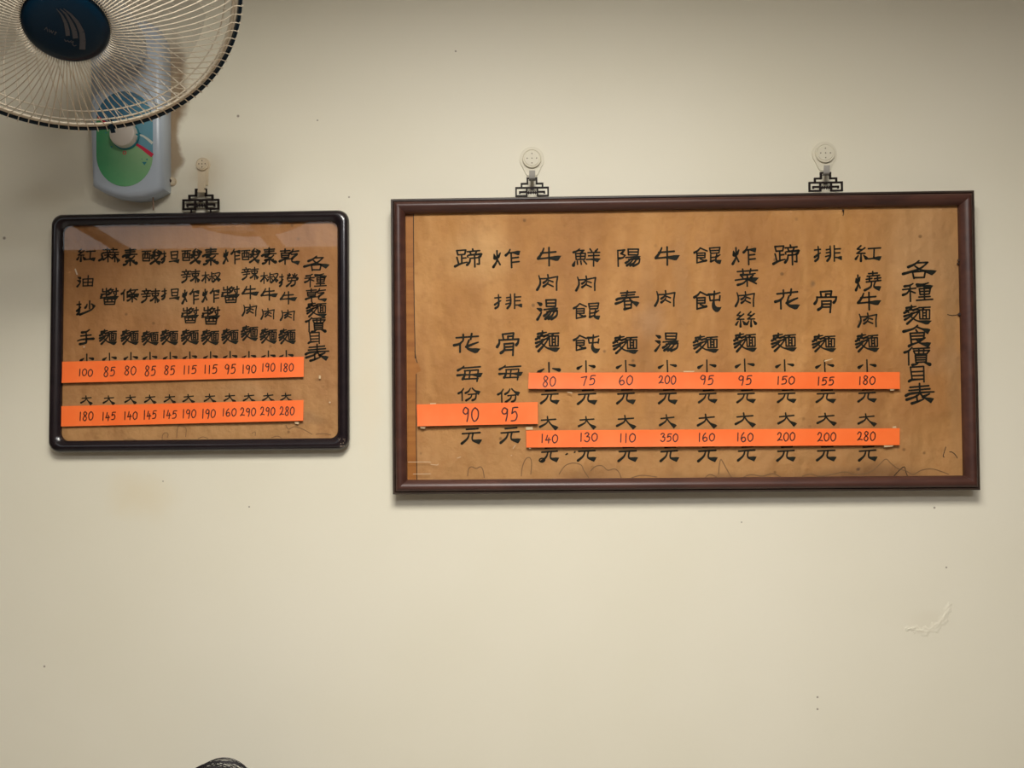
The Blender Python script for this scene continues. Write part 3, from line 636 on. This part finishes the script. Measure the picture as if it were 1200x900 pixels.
def scraps(P, depth, spots, root_):
    for poly in spots:
        q_ = [P.loc(x, y, depth + .0003) for x, y in poly]
        o = MB().prism([(v.x, v.z) for v in q_], -depth - .0001, -depth - .0003).build('tape_scrap', M['tape'], root_)
scraps(big, dg, [[(493, 502), (498, 502.3), (499, 499), (492.5, 499)], [(616, 500.5), (624, 500.3), (624.5, 503.5), (616.5, 503.8)], [(1046, 500), (1050, 499.3), (1050.5, 501.4), (1046, 501.6)],
    [(1036, 524.2), (1046, 523.3), (1047, 522), (1036, 522)], [(1043, 457.8), (1048, 457.4), (1048, 456.1), (1043, 456.2)], [(504, 472.5), (511, 472.3), (511, 473.4), (504, 473.6)], [(801, 434.8), (814, 434.6), (813, 435.9), (801, 436)], [(966, 424), (975, 421), (976, 420), (966, 422.5)], [(664.5, 459), (670, 459.8), (671, 461), (665, 459.8)], [(620, 526), (622, 526), (622, 524.8), (620, 524.8)]], big.root)
scraps(small, .0122, [[(345, 494.6), (350.5, 495), (350, 497), (346.5, 496.8)], [(374, 440), (376, 440.5), (375.5, 444), (373.6, 443.5)]], small.root)

# ---------------------------------------------------------------- fretwork hangers on the frames
def hanger(P, px, py_base, k, legs=False, depth=.010):
    """px = middle, py_base = top of the frame; k = size"""
    c = P.loc(px, py_base, depth); u = k * 1.33 / 900
    b = MB()
    def bar(x0, y0, x1, y1, th=.0022): b.box((c.x + x0 * u, -depth - th, c.z + y0 * u), (c.x + x1 * u, -depth + .001, c.z + y1 * u))
    T = 2.0; base = 2.2 if legs else 0
    for s in (-1, 1):
        def m_(x0, y0, x1, y1): bar(min(s*x0, s*x1), y0 + base, max(s*x0, s*x1), y1 + base)
        m_(0, 9.4, 19.5, 11.3)            # long top bar
        m_(17.6, 0, 19.5, 9.4)            # outer upright
        m_(5.2, 0, 7.2, 9.4)              # inner upright
        m_(7.2, 0, 17.6, 1.8)             # bottom bar
        m_(7.2, 4.5, 15.2, 6.5)           # tongue
        m_(13.3, 3.4, 15.2, 4.5)
        m_(11.2, 11.3, 13.2, 16)          # step
        m_(5.2, 14.2, 11.2, 16)
        m_(4.2, 14.2, 6.3, 22.4)          # post
        m_(2.6, 20.8, 4.2, 22.4)
        for i in range(2):                # toothed cross bars between the uprights
            x = 1.4 + 2.6 * i
            b.add([(c.x + s*(x + a) * u, yy, c.z + (base + 4.6 + d_) * u) for yy in (-depth - .002, -depth + .001) for a, d_ in ((-1.5, 0), (0, -2), (1.5, 0), (0, 2))],
                  [(0, 1, 2, 3), (7, 6, 5, 4), (0, 4, 5, 1), (1, 5, 6, 2), (2, 6, 7, 3), (3, 7, 4, 0)])
        m_(0, 4.1, 5.2, 5.1)
        m_(0, 8.3, 2.0, 9.4)
        if legs: bar(min(s*9.6, s*10.8), -.8, max(s*9.6, s*10.8), base + .5)
    return b.build('hanger', M['dark_metal'], P.root)
hanger(big, 623.6, 230.6, 1.0, depth=.003); hanger(big, 967.5, 224.6, 1.0, depth=.003)
hanger(small, 235.6, 248.5, 1.13, True, .0035)

# ---------------------------------------------------------------- wall hooks
def disc_prof(r, h): return [(0, h * 1.05), (r * .78, h), (r * .82, h * .72), (r * .88, h * .72), (r * .94, h * .95), (r, h * .8), (r, 0)]
def wall_hook(px, py, label, rp, rd, drop, mat, mat_h, hx=0, hw=3.6, old=False, dk=1.3, skew=0):
    k = 1.33 / 900; c = at(px, py); r = empty('wall_hook', c, label, 'hook', 'white plastic wall hooks')
    pts = []   # teardrop plate
    n = 28; a0 = math.radians(-52); waist = 5.8 * k
    for i in range(n + 1):
        a = a0 + (2*PI + 2 * math.radians(52) - PI) * i / n if False else math.radians(-40 + 260 * i / n)
        pts.append((rp * k * math.cos(a), rp * k * math.sin(a)))
    for f in (.35, .7, 1): pts.append((-(rp * .766 * (1-f) + 5.8 * f) * k, -(rp * .643 * (1-f) + (drop) * f) * k - math.sin(f * PI) * 1.0 * k))
    for f in (1, .7, .35): pts.append(((rp * .766 * (1-f) + 5.8 * f) * k, -(rp * .643 * (1-f) + (drop) * f) * k - math.sin(f * PI) * 1.0 * k))
    if old: pts = [(x, z) for x, z in pts]
    MB().prism(pts, -.0001, -.0022).build('plate', mat, r)
    MB().lathe(disc_prof(rd * k, .004), Vector((0, -.0022, 0)), Vector((1, 0, 0)), Vector((0, 0, 1)), Vector((0, -1, 0)), 40).build('cap', mat, r, smooth=30)
    for dx, dz in ((0, 0), (-.5, 0), (.5, 0), (0, .5), (0, -.5)):
        MB().lathe([(0, .0008), (.0009, .0006), (.0011, 0)], Vector((dx * rd * k, -.0063, dz * rd * k)), Vector((1, 0, 0)), Vector((0, 0, 1)), Vector((0, -1, 0)), 8).build('pin', M['pin'], r)
    b = MB(); z0, z1 = -(rp + .5) * k, -(drop + 11.5) * k     # the tongue goes down, out and up in front of the hanger
    path = [(-.002, z0), (-.004, z0 - 3 * k), (-.010, z1 + 7 * k), (-.016, z1 + 1.5 * k), (-.021, z1), (-.0245, z1 + 2.5 * k), (-.0265, z1 + 10 * k)]
    vs = []
    for i, (y, z) in enumerate(path):
        y *= dk; xs = hx + skew * min(i, 4) / 4
        hw_ = hw * k * (.62 if i < 2 else .85 if i == 2 else 1.1 if i < 5 else .95)
        for sx in (-1, 1): vs += [(xs * k + sx * hw_, y, z), (xs * k + sx * hw_, y - .0018, z + .0006)]
    fs = []
    for i in range(len(path) - 1):
        a, d = i * 4, i * 4 + 4
        for p_, q_ in ((0, 1), (1, 3), (3, 2), (2, 0)): fs.append((a + p_, a + q_, d + q_, d + p_))
    fs += [(0, 2, 3, 1), (len(vs) - 4, len(vs) - 3, len(vs) - 1, len(vs) - 2)]
    b.add(vs, fs).build('tongue', mat_h, r, smooth=60)
    return r
wall_hook(623.3, 186.7, 'white plastic wall hook over the left end of the large menu board', 14.6, 11.2, 20, M['hook'], M['tongue'])
wall_hook(965.8, 180.6, 'white plastic wall hook over the right end of the large menu board', 14.4, 11.2, 20, M['hook'], M['tongue'], hx=2.5, skew=-9)
wall_hook(238.4, 193.3, 'yellowed wall hook holding the small menu board, right of the fan', 8.4, 7.6, 25, M['hook_old'], M['hook_old'], hw=3.8, old=True, dk=.62, hx=1.0, skew=1.0)
c = at(202, 213); r = empty('wall_hook', c, 'round wall hook half hidden behind the right edge of the fan base', 'hook', 'white plastic wall hooks')
MB().lathe(disc_prof(.0078, .004), Vector((0, 0, 0)), Vector((1, 0, 0)), Vector((0, 0, 1)), Vector((0, -1, 0)), 32).build('cap', M['hook_old'], r, smooth=30)
MB().lathe([(0, .009), (.0035, .008), (.004, .003)], Vector((-.0035, 0, .0005)), Vector((1, 0, 0)), Vector((0, 0, 1)), Vector((0, -1, 0)), 16).build('plug', M['crack'], r)

# ---------------------------------------------------------------- wall fan
C = Vector((-.5627, -.4248, 2.2314)); FR = .21
az, el = .666, -.952
N = Vector((math.sin(az) * math.cos(el), -math.cos(az) * math.cos(el), math.sin(el)))
A = Vector((0, 0, 1)).cross(N).normalized(); B = N.cross(A)
FY = -.042
base = at(150, 150, 0); fan = empty('wall_fan', base, 'wall fan with navy hub, cream wire guard and pale blue control box', 'fan')
fo = base
def fb(b, name, mat, parent=fan, smooth=None): return b.build(name, mat, parent, smooth=smooth, off=fo)
def fp(r, ph, h): return C + (A * math.cos(ph) + B * math.sin(ph)) * r + N * h
def phi(px, py):
    v = on_plane(px, py, C, N) - C; return math.atan2(v.dot(B), v.dot(A))
# control box
def fz(px, py, y=FY): v = at(px, py, y); return v.x, v.z
outl = [fz(x, y) for x, y in [(106, 217), (118, 224), (132, 229), (150, 231.5), (166, 230), (178, 226), (189, 219.5), (189, 150), (189, 60), (187, 38), (181, 28), (170, 22), (148, 19), (124, 22), (112, 28), (105, 38), (103, 60), (103.5, 150)]]
cx_, cz_ = sum(p[0] for p in outl) / len(outl), (min(p[1] for p in outl) + max(p[1] for p in outl)) / 2
hw, hh = (max(p[0] for p in outl) - min(p[0] for p in outl)) / 2, (max(p[1] for p in outl) - min(p[1] for p in outl)) / 2
lay = [(0, .003), (-.012, .0005), (-.028, .0), (-.035, .0012), (-.0400, .005), (FY, .0105)]
b = MB(); n = len(outl); vs = []
for y, ins in lay: vs += [(cx_ + (x - cx_) * (1 - ins / hw), y, cz_ + (z - cz_) * (1 - ins / hh)) for x, z in outl]
fs = [(i*n + k, (i)*n + (k+1) % n, (i+1)*n + (k+1) % n, (i+1)*n + k) for i in range(len(lay) - 1) for k in range(n)]
fs += [tuple(range(n)), tuple(range((len(lay)-1)*n, len(lay)*n))]
b.add(vs, fs); box = fb(b, 'control_box', M['fan_body'])
bm = bmesh.new(); bm.from_mesh(box.data); bmesh.ops.recalc_face_normals(bm, faces=bm.faces); bm.to_mesh(box.data); bm.free()
for p_ in box.data.polygons: p_.use_smooth = True
box.data.set_sharp_from_angle(angle=math.radians(50))
# printed panel
pts = []
for k in range(21): a = PI * k / 20; pts.append((146 + 33 * math.cos(a), 141 - 34 * math.sin(a)))
for k in range(21): a = PI + PI * k / 20; pts.append((146 + 33 * math.cos(a), 182 - 36.5 * math.sin(a)))
pm = new_mat('printed_panel', (.1, .4, .2), .45); t = NT(pm); P_ = t.coord()
ctr = Vector(fz(146, 160)); sep = t.n('ShaderNodeSeparateXYZ'); t.put(sep.inputs[0], P_)
lx = t.ma('DIVIDE', t.ma('SUBTRACT', sep.outputs['X'], ctr.x - base.x), .049); lz = t.ma('DIVIDE', t.ma('SUBTRACT', sep.outputs['Z'], ctr.y - base.z), .049)
dline = t.ma('ADD', lz, t.ma('MULTIPLY', lx, .72))              # above / below the red stripe
green = t.mix(t.rng(t.ma('ADD', lx, t.ma('MULTIPLY', t.noise(P_, 30, 2), .5)), -.9, 1.1), (.035, .27, .10), (.27, .46, .23))
green = t.mix(t.rng(lz, -1.75, -.4, .5, 0), green, (.05, .33, .12))
blue = t.mix(t.rng(t.ma('ADD', lx, t.ma('MULTIPLY', lz, -.9)), -1.2, .6), (.03, .13, .22), (.12, .30, .38))
t.put(t.b.inputs['Base Color'], t.mix(t.rng(dline, -.02, .01), green, blue))
v2 = [fz(x, y, FY - .0006) for x, y in pts]
pan = fb(MB().prism(v2[::-1], FY + .001, FY - .0008), 'panel', pm)
def flat(name, quads, mat, d=.0012, parent=pan):
    b = MB()
    for q_ in quads: b.add([(fz(x, y, FY - d)[0], FY - d, fz(x, y, FY - d)[1]) for x, y in q_], [tuple(range(len(q_)))])
    return b.build(name, mat, parent, off=fo)
def band(pts, w_):
    o = []
    for (a, c_), w0, w1 in zip(zip(pts[:-1], pts[1:]), w_[:-1], w_[1:]):
        L = math.hypot(c_[0]-a[0], c_[1]-a[1]); nx, ny = -(c_[1]-a[1]) / L, (c_[0]-a[0]) / L
        o.append([(a[0]-nx*w0, a[1]-ny*w0), (c_[0]-nx*w1, c_[1]-ny*w1), (c_[0]+nx*w1, c_[1]+ny*w1), (a[0]+nx*w0, a[1]+ny*w0)])
    return o
flat('red_stripe', band([(115, 137), (121, 142.5), (128, 147)], [1.6, 1.8, 1.5]), M['red_print'])
flat('red_stripe', band([(159, 168.5), (167, 173.5), (173, 178), (178.8, 182.5)], [1.3, 1.9, 2.2, 2.4]), M['red_print'])
flat('white_stripe', band([(163, 157.5), (168, 159.5), (173, 163), (178.8, 168)], [.9, 1.1, 1.4, 1.7]), M['white_print'])
for q_ in ([(166.3, 189.8), (172, 189.8), (169.3, 193.6)], [(171, 186), (173.4, 186), (172.2, 188.4)], [(165.5, 186), (166.8, 186), (166.2, 187.4)], [(129, 171.5), (132, 171), (131, 173.5)], [(123, 155), (125.5, 155), (124, 157)], [(162.5, 155), (166, 157), (163, 158)]):
    flat('speed_mark', [q_], M['teal_print'])
ringq = []
for k in range(14):
    a, c_ = 2*PI*k/14, 2*PI*(k+1)/14
    ringq.append([(146 + 1.4*math.cos(a), 179 + 1.4*math.sin(a)), (146 + 1.4*math.cos(c_), 179 + 1.4*math.sin(c_)), (146 + 2.3*math.cos(c_), 179 + 2.3*math.sin(c_)), (146 + 2.3*math.cos(a), 179 + 2.3*math.sin(a))])
flat('off_mark', ringq, M['red_print'])
kc = at(144.8, 157.5, FY - .008)
fb(MB().lathe([(.0232, -.008), (.0245, -.0065), (.0240, -.004), (.018, -.003)], kc, Vector((1, 0, 0)), Vector((0, 0, 1)), Vector((0, -1, 0)), 40), 'dial_ring', M['teal_print'], smooth=40)
kn = fb(MB().lathe([(0, .008), (.018, .0078), (.0212, .006), (.0225, .001), (.0225, -.008)], kc, Vector((1, 0, 0)), Vector((0, 0, 1)), Vector((0, -1, 0)), 40), 'knob', M['knob'], smooth=35)
q_ = [at(x, y, FY - .0165) for x, y in ((159.5, 156), (163, 158), (162.5, 160), (159, 158))]
MB().add(q_, [(0, 1, 2, 3)]).build('pointer', M['teal_print'], kn, off=fo)
# moulded arch above the panel
ar = [at(146 + 41 * math.cos(a), 141 - 47 * math.sin(a), FY) for a in [math.radians(22 + 136 * k / 16) for k in range(17)]]
fb(MB().tube(ar, .0022, 6), 'arch_rib', M['fan_body'], smooth=60)
fb(MB().tube([at(179.2, 229, -.022), at(179.4, 233, -.022), at(179.8, 246.5, -.022)], .0011, 6), 'pull_cord', M['cord'])
fb(MB().lathe([(.0, .001), (.0028, 0), (.0028, -.004)], at(179.2, 230.8, -.022), Vector((1, 0, 0)), Vector((0, 1, 0)), Vector((0, 0, -1)), 10), 'cord_sleeve', M['crack'])
# neck and motor
neck = [at(150, 60, -.035), at(150, 48, -.10), C - N * .17 + Vector((0, .03, -.02)), C - N * .13]
fb(MB().tube(neck, [.030, .028, .030, .034], 20), 'neck', M['motor'], smooth=50)
fb(MB().lathe([(0, -.175), (.035, -.17), (.058, -.145), (.062, -.10), (.060, -.075), (.02, -.07)], C, A, B, N, 40), 'motor_housing', M['motor'], smooth=40)
fb(MB().lathe([(.006, -.075), (.006, .03)], C, A, B, N, 12), 'shaft', M['steel'])
# blades
sp_ = fb(MB().lathe([(.034, -.03), (.036, .02), (.03, .032), (0, .036)], C, A, B, N, 36), 'spinner', M['motor'], smooth=40)
ph0 = phi(0, 81); sgn = 1 if ((phi(0, 60) - ph0 + PI) % (2*PI) - PI) > 0 else -1
for kblade in range(3):
    b = MB(); vs = []; nr, na = 8, 12
    for i in range(nr + 1):
        r_ = .030 + .140 * i / nr; spread = math.radians(40 + 34 * math.sin(min(1, i / nr * 1.15) * PI / 2)) * (1 if i < nr else .9)
        for j in range(na + 1):
            u_ = j / na; e = .0 if i < nr - 1 else (-.012 if j in (0, na) else 0)
            a = ph0 + sgn * (spread * u_ + math.radians(120 * kblade)); h = -.004 + (.030 - .012 * i / nr) * (u_ - .5)
            vs.append(fp(r_ + e, a, h))
    b.add(vs, [(i*(na+1) + j, i*(na+1) + j + 1, (i+1)*(na+1) + j + 1, (i+1)*(na+1) + j) for i in range(nr) for j in range(na)])
    o = fb(b, 'blade', M['blade'], smooth=60)
# guards
NWIRE = 108
fr_prof = [(.0445, .0905), (.0470, .0955), (.0520, .0960), (.070, .0905), (.095, .0815), (.120, .0700), (.145, .0545), (.168, .0370), (.186, .0215), (.199, .0062), (.2055, .0040), (.2105, .0046), (.2122, .0026), (.2105, .0010)]
b = MB()
for k in range(NWIRE):
    a = 2*PI * (k + .5) / NWIRE
    b.tube([fp(r_, a + (.05 * (1 - r_ / FR) * -1), h) for r_, h in fr_prof], .00068, 5)
tag(fb(b, 'front_guard', M['wire'], smooth=70), kind='stuff')
b = MB(); rr_prof = [(.058, -.068), (.075, -.070), (.105, -.066), (.135, -.056), (.160, -.043), (.182, -.026), (.197, -.012), (.2055, -.004)]
for k in range(72):
    a = 2*PI * k / 72
    b.tube([fp(r_, a + .9 * (r_ - .058) / .15 * .35, h) for r_, h in rr_prof], .0007, 5)
tag(fb(b, 'rear_guard', M['wire'], smooth=70), kind='stuff')
def ring(r_, h, th, name, mat, n=120): return fb(MB().tube([fp(r_, 2*PI*k/n, h) for k in range(n)], th, 8, closed=True), name, mat, smooth=70)
ring(.2035, .0002, .0019, 'guard_ring', M['wire']); ring(.1990, .0036, .0017, 'guard_ring', M['wire']); ring(.2010, -.0085, .0014, 'guard_ring', M['wire'])
ring(.193, -.0175, .0010, 'guard_ring', M['wire']); ring(.058, -.068, .002, 'guard_ring', M['wire'])
fb(MB().lathe([(.2072, -.0058), (.2105, -.0062), (.2125, -.0020), (.2112, .0012), (.2072, .0016), (.2072, -.0058)], C, A, B, N, 120), 'rim_band', M['navy'], smooth=50)
cp = fb(MB().lathe([(0, .1010), (.02, .1008), (.034, .0995), (.0415, .0970), (.0450, .0930), (.0468, .0880), (.0455, .0845), (.03, .084)], C, A, B, N, 64), 'hub_cap', M['navy'], smooth=40)
co_ = C + N * .1016
def cap_flat(name, quads, mat, lift=.0):
    b = MB()
    for q_ in quads: b.add([on_plane(x, y, co_, N) for x, y in q_], [tuple(range(len(q_)))])
    return b.build(name, mat, cp, off=fo)
for pts_, ws_ in (([(66, 10), (72, 17), (77, 27), (79, 36), (79.5, 42)], [.4, 1.0, 2.0, 2.6, 2.4]), ([(70, 10), (77, 16), (83, 26), (87, 36), (88.5, 45)], [.4, 1.2, 2.0, 2.9, 3.0]),
    ([(74.5, 10), (83, 17), (91, 27), (96, 38), (97, 48), (96.5, 58)], [.5, 1.3, 2.2, 3.1, 3.5, 3.6])): cap_flat('swoosh_mark', band(pts_, ws_), M['navy_mark'])
for s_ in ([(52, 35), (54.5, 32), (56, 37)], [(57.5, 34), (58.5, 38), (60, 35.2), (61, 39), (63, 35.8)], [(64, 41), (64.8, 37), (66.4, 38), (64.6, 39.4)]): cap_flat('letter', band(s_, [.45] * len(s_)), M['navy_mark'])
for s_ in ([(75.5, 46), (77, 48.5), (79.5, 47.5), (81, 49.5), (84, 47.5)], [(83, 50), (86, 48.5), (85, 52), (87, 54), (89.5, 53)]): cap_flat('script_mark', band(s_, [.5] * len(s_)), M['navy_mark'])
ca = phi(131.5, 150)
cq = [fp(r_, ca + d_, h) for h in (.006, -.006) for r_, d_ in ((.200, -.014), (.200, .014), (.2145, .014), (.2145, -.014))]
fb(MB().add(cq, [(0, 1, 2, 3), (7, 6, 5, 4), (0, 4, 5, 1), (1, 5, 6, 2), (2, 6, 7, 3), (3, 7, 4, 0)]), 'clip', M['navy'])

# ---------------------------------------------------------------- person seated below the small menu board
hy = -.20; ht = at(243, 902, hy); PX = ht.x; HT = ht.z
person = empty('person', (PX, hy, 0), 'seated person with black hair, only the crown of the head showing at the bottom edge', 'person')
hc = Vector((0, 0, HT - .128))      # head centre, person coordinates
b = MB(); nu, nv = 40, 28; vs = []
def g(d, s): return math.exp(-d / s)
for i in range(nv + 1):
    th = PI * i / nv
    for j in range(nu):
        a = 2*PI * j / nu; d = Vector((math.sin(th) * math.cos(a), math.sin(th) * math.sin(a), math.cos(th)))
        p = Vector((d.x * .074, d.y * .092, d.z * .118))
        if d.z < 0: p.x *= 1 - .28 * (-d.z) ** 1.5; p.y *= 1 - .12 * (-d.z)
        if d.y < 0:
            f = -d.y
            p.y -= .022 * g(p.x**2 + (p.z + .018)**2 * .35, .00022) * f      # nose
            p.y += .008 * (g((p.x - .031)**2 + (p.z - .006)**2, .0003) + g((p.x + .031)**2 + (p.z - .006)**2, .0003)) * f
            p.y -= .006 * g(p.x**2 * .4 + (p.z + .058)**2, .00008) * f       # lips
            p.y -= .007 * g(p.x**2 + (p.z + .10)**2, .0006) * f
        vs.append(hc + p)
fs = [(i*nu + j, i*nu + (j+1) % nu, (i+1)*nu + (j+1) % nu, (i+1)*nu + j) for i in range(nv) for j in range(nu)]
b.add(vs, fs)
for s in (-1, 1):   # ears
    b.tube([hc + Vector((s*.074, .008, .022)), hc + Vector((s*.082, .018, .014)), hc + Vector((s*.081, .016, -.010)), hc + Vector((s*.073, .004, -.026))], [.006, .009, .008, .005], 8)
head = b.build('head', M['skin'], person, smooth=80)
for s in (-1, 1):
    e = MB(); e.lathe([(0, .0105), (.004, .0097), (.0078, .007), (.0100, .003), (.0105, 0), (0, -.0105)], hc + Vector((s*.030, -.0735, .004)), Vector((1, 0, 0)), Vector((0, 0, 1)), Vector((s*.12, -.99, 0)), 20); ey = e.build('eye', M['eye_white'], head, smooth=80)
    MB().lathe([(0, .0111), (.0030, .0107), (.0048, .0096)], hc + Vector((s*.030, -.0735, .004)), Vector((1, 0, 0)), Vector((0, 0, 1)), Vector((s*.12, -.99, 0)), 16).build('iris', M['iris'], head)
    for z_, th_, mm, nm in ((.0125, .0028, 'skin', 'eyelid'), (-.0050, .0024, 'skin', 'eyelid'), (.0235, .0020, 'hair', 'eyebrow')):
        MB().tube([hc + Vector((s*(.030 + x), -.0835 + abs(x + .004) ** 1.6 * 3.2 + (.002 if z_ > .02 else 0), z_ - x * x * 14 * (1 if z_ > 0 else -1))) for x in (-.014, -.009, -.004, 0, .004, .009, .015)], [.0008, th_ * .8, th_, th_, th_, th_ * .8, .0008], 8).build(nm, M[mm], head, smooth=80)
for z_ in (-.0560, -.0605):
    MB().tube([hc + Vector((x, -.0915 + abs(x) ** 1.7 * 6, z_ + (abs(x) * .05))) for x in (-.021, -.014, -.007, 0, .007, .014, .021)], [.0006, .0022, .0030, .0032, .0030, .0022, .0006], 8).build('lip', M['lips'], head, smooth=80)
# hair: a cap of its own and combed strands over it, a few of them loose
b = MB(); vs = []; nv2 = 16
for i in range(nv2 + 1):
    for j in range(nu):
        a = 2*PI * j / nu; back = max(0, math.sin(a)); lim = math.radians(62 + 62 * (.5 + .5 * math.sin(a)) + 14 * abs(math.cos(a))); th = lim * i / nv2
        d = Vector((math.sin(th) * math.cos(a), math.sin(th) * math.sin(a), math.cos(th)))
        k_ = 1 + .012 * math.sin(9 * a + 3 * i * .2); vs.append(hc + Vector((d.x * .079 * k_, d.y * .098 * k_, d.z * .1215)))
b.add(vs, [(i*nu + j, i*nu + (j+1) % nu, (i+1)*nu + (j+1) % nu, (i+1)*nu + j) for i in range(nv2) for j in range(nu)])
b.build('hair', M['hair'], head, smooth=80)
b = MB(); rnd = random.Random(3)
def hair_pt(a, th, lift): return hc + Vector((math.sin(th) * math.cos(a) * (.079 + lift), math.sin(th) * math.sin(a) * (.098 + lift), math.cos(th) * (.1215 + lift)))
for k in range(620):
    a = rnd.uniform(0, 2*PI); lim = math.radians(66 + 58 * (.5 + .5 * math.sin(a)) + 14 * abs(math.cos(a))) * rnd.uniform(.85, 1.03)
    lf = rnd.uniform(.0005, .0045) if k % 9 else rnd.uniform(.004, .009); tw = rnd.uniform(-.35, .35); th0 = rnd.uniform(.0, .25)
    b.tube([hair_pt(a + tw * u_ * u_, th0 + (lim - th0) * u_, lf * math.sin(PI * min(1, .15 + u_ * .8))) for u_ in [q / 9 for q in range(10)]], .00042, 4)
for k in range(46):   # arcs lying across the crown from a side parting
    y_ = rnd.uniform(-.06, .06); lf = rnd.uniform(.002, .0075) if k > 5 else .0095 - k * .0009; x0 = rnd.uniform(-.062, -.03) if k % 2 else -.066; x1 = rnd.uniform(.04, .066)
    b.tube([hc + Vector((x0 + (x1 - x0) * u_, y_ + .02 * math.sin(u_ * 2), math.sqrt(max(0, 1 - ((x0 + (x1 - x0) * u_) / .083) ** 2 - (y_ / .10) ** 2)) * .1215 + lf * math.sin(PI * u_) ** .6)) for u_ in [q / 14 for q in range(15)]], .00055, 4)
for k in range(30):   # flyaways to the right of the crown
    x0 = rnd.uniform(.004, .035); L_ = rnd.uniform(.02, .045); y_ = rnd.uniform(-.03, .03)
    zz = math.sqrt(1 - (x0 / .083) ** 2) * .1215
    b.tube([hc + Vector((x0 + L_ * u_, y_, zz + .001 + rnd.uniform(.004, .012) * math.sin(u_ * 2.4) - .35 * L_ * u_ * u_)) for u_ in (0, .25, .5, .75, 1)], .00028, 4)
tag(b.build('hair_strands', M['hair'], head, smooth=80), kind='stuff')
def skin_mesh(name, mat, verts, edges, radii, parent, root_i=0, sub=2):
    me = bpy.data.meshes.new(name); me.from_pydata(verts, edges, []); me.materials.append(mat)
    o = link(name, me, parent); o.modifiers.new('skin', 'SKIN').use_smooth_shade = True
    sv = me.skin_vertices[0].data
    for i, r_ in enumerate(radii): sv[i].radius = (r_, r_) if not isinstance(r_, tuple) else r_; sv[i].use_root = i == root_i
    mo = o.modifiers.new('sub', 'SUBSURF'); mo.levels = sub; mo.render_levels = sub; return o
NK = HT - .24
V, E, R_ = [], [], []
def vadd(p, r_, par=None):
    V.append(p); R_.append(r_)
    if par is not None: E.append((par, len(V) - 1))
    return len(V) - 1
pel = vadd((0, -.02, .53), (.125, .10)); wai = vadd((0, 0, .66), (.105, .085), pel); che = vadd((0, .005, NK - .16), (.125, .09), wai)
top = vadd((0, .005, NK - .05), (.085, .06), che); nk = vadd((0, 0, NK + .02), .036, top); vadd((0, .004, NK + .085), .036, nk)
for s in (-1, 1):
    sh = vadd((s*.135, .005, NK - .085), .036, top); ua = vadd((s*.185, -.01, .755), .032, sh); elb = vadd((s*.215, -.04, .64), .030, ua); wr = vadd((s*.13, -.25, .612), .023, elb)
    pa = vadd((s*.118, -.31, .606), (.030, .014), wr)
    for f, (dx, L_) in enumerate(((-.026, .062), (-.009, .072), (.009, .068), (.026, .052))):
        k1 = vadd((s*(.118 + dx), -.345, .606), .0088, pa); k2 = vadd((s*(.118 + dx * 1.15), -.345 - L_ * .55, .603), .0080, k1); vadd((s*(.118 + dx * 1.2), -.345 - L_, .590), .0070, k2)
    t1 = vadd((s*.085, -.285, .604), .0095, wr); vadd((s*.070, -.325, .600), .0085, t1)
    hip = vadd((s*.09, -.06, .51), .078, pel); kn_ = vadd((s*.115, -.42, .52), .055, hip); an = vadd((s*.12, -.40, .10), .034, kn_); he = vadd((s*.12, -.41, .045), .034, an); vadd((s*.125, -.54, .035), .028, he)
body = skin_mesh('body', M['skin'], V, E, R_, person)
V, E, R_ = [], [], []
pel = vadd((0, -.02, .535), (.155, .128)); wai = vadd((0, 0, .66), (.128, .105), pel); che = vadd((0, .005, NK - .16), (.142, .108), wai); top = vadd((0, .005, NK - .055), (.095, .075), che); vadd((0, .002, NK - .012), .060, top)
for s in (-1, 1): sh = vadd((s*.138, .005, NK - .082), .054, top); m1 = vadd((s*.186, -.012, .750), .047, sh); vadd((s*.210, -.034, .675), .044, m1)
skin_mesh('shirt', M['shirt'], V, E, R_, person)
V, E, R_ = [], [], []
pel = vadd((0, -.02, .54), (.145, .12))
for s in (-1, 1): hip = vadd((s*.09, -.08, .515), .090, pel); kn_ = vadd((s*.115, -.42, .515), .070, hip); an = vadd((s*.12, -.40, .13), .055, kn_)
skin_mesh('trousers', M['trousers'], V, E, R_, person)
st_ = empty('stool', (PX, hy - .03, 0), 'round red-topped steel stool under the seated person', 'stool')
MB().lathe([(0, .405), (.15, .405), (.16, .395), (.16, .375), (.15, .37), (0, .37)], Vector((0, 0, 0)), Vector((1, 0, 0)), Vector((0, 1, 0)), Vector((0, 0, 1)), 32).build('seat', M['red_seat'], st_, smooth=40)
for sx in (-1, 1):
    for sy in (-1, 1): MB().tube([(sx*.09, sy*.09, .372), (sx*.13, sy*.13, .0)], .011, 10).build('leg', M['steel'], st_)
MB().tube([(.118*math.cos(2*PI*k/24) * 1.36, .118*math.sin(2*PI*k/24) * 1.36, .12) for k in range(24)], .006, 8, closed=True).build('foot_ring', M['steel'], st_)
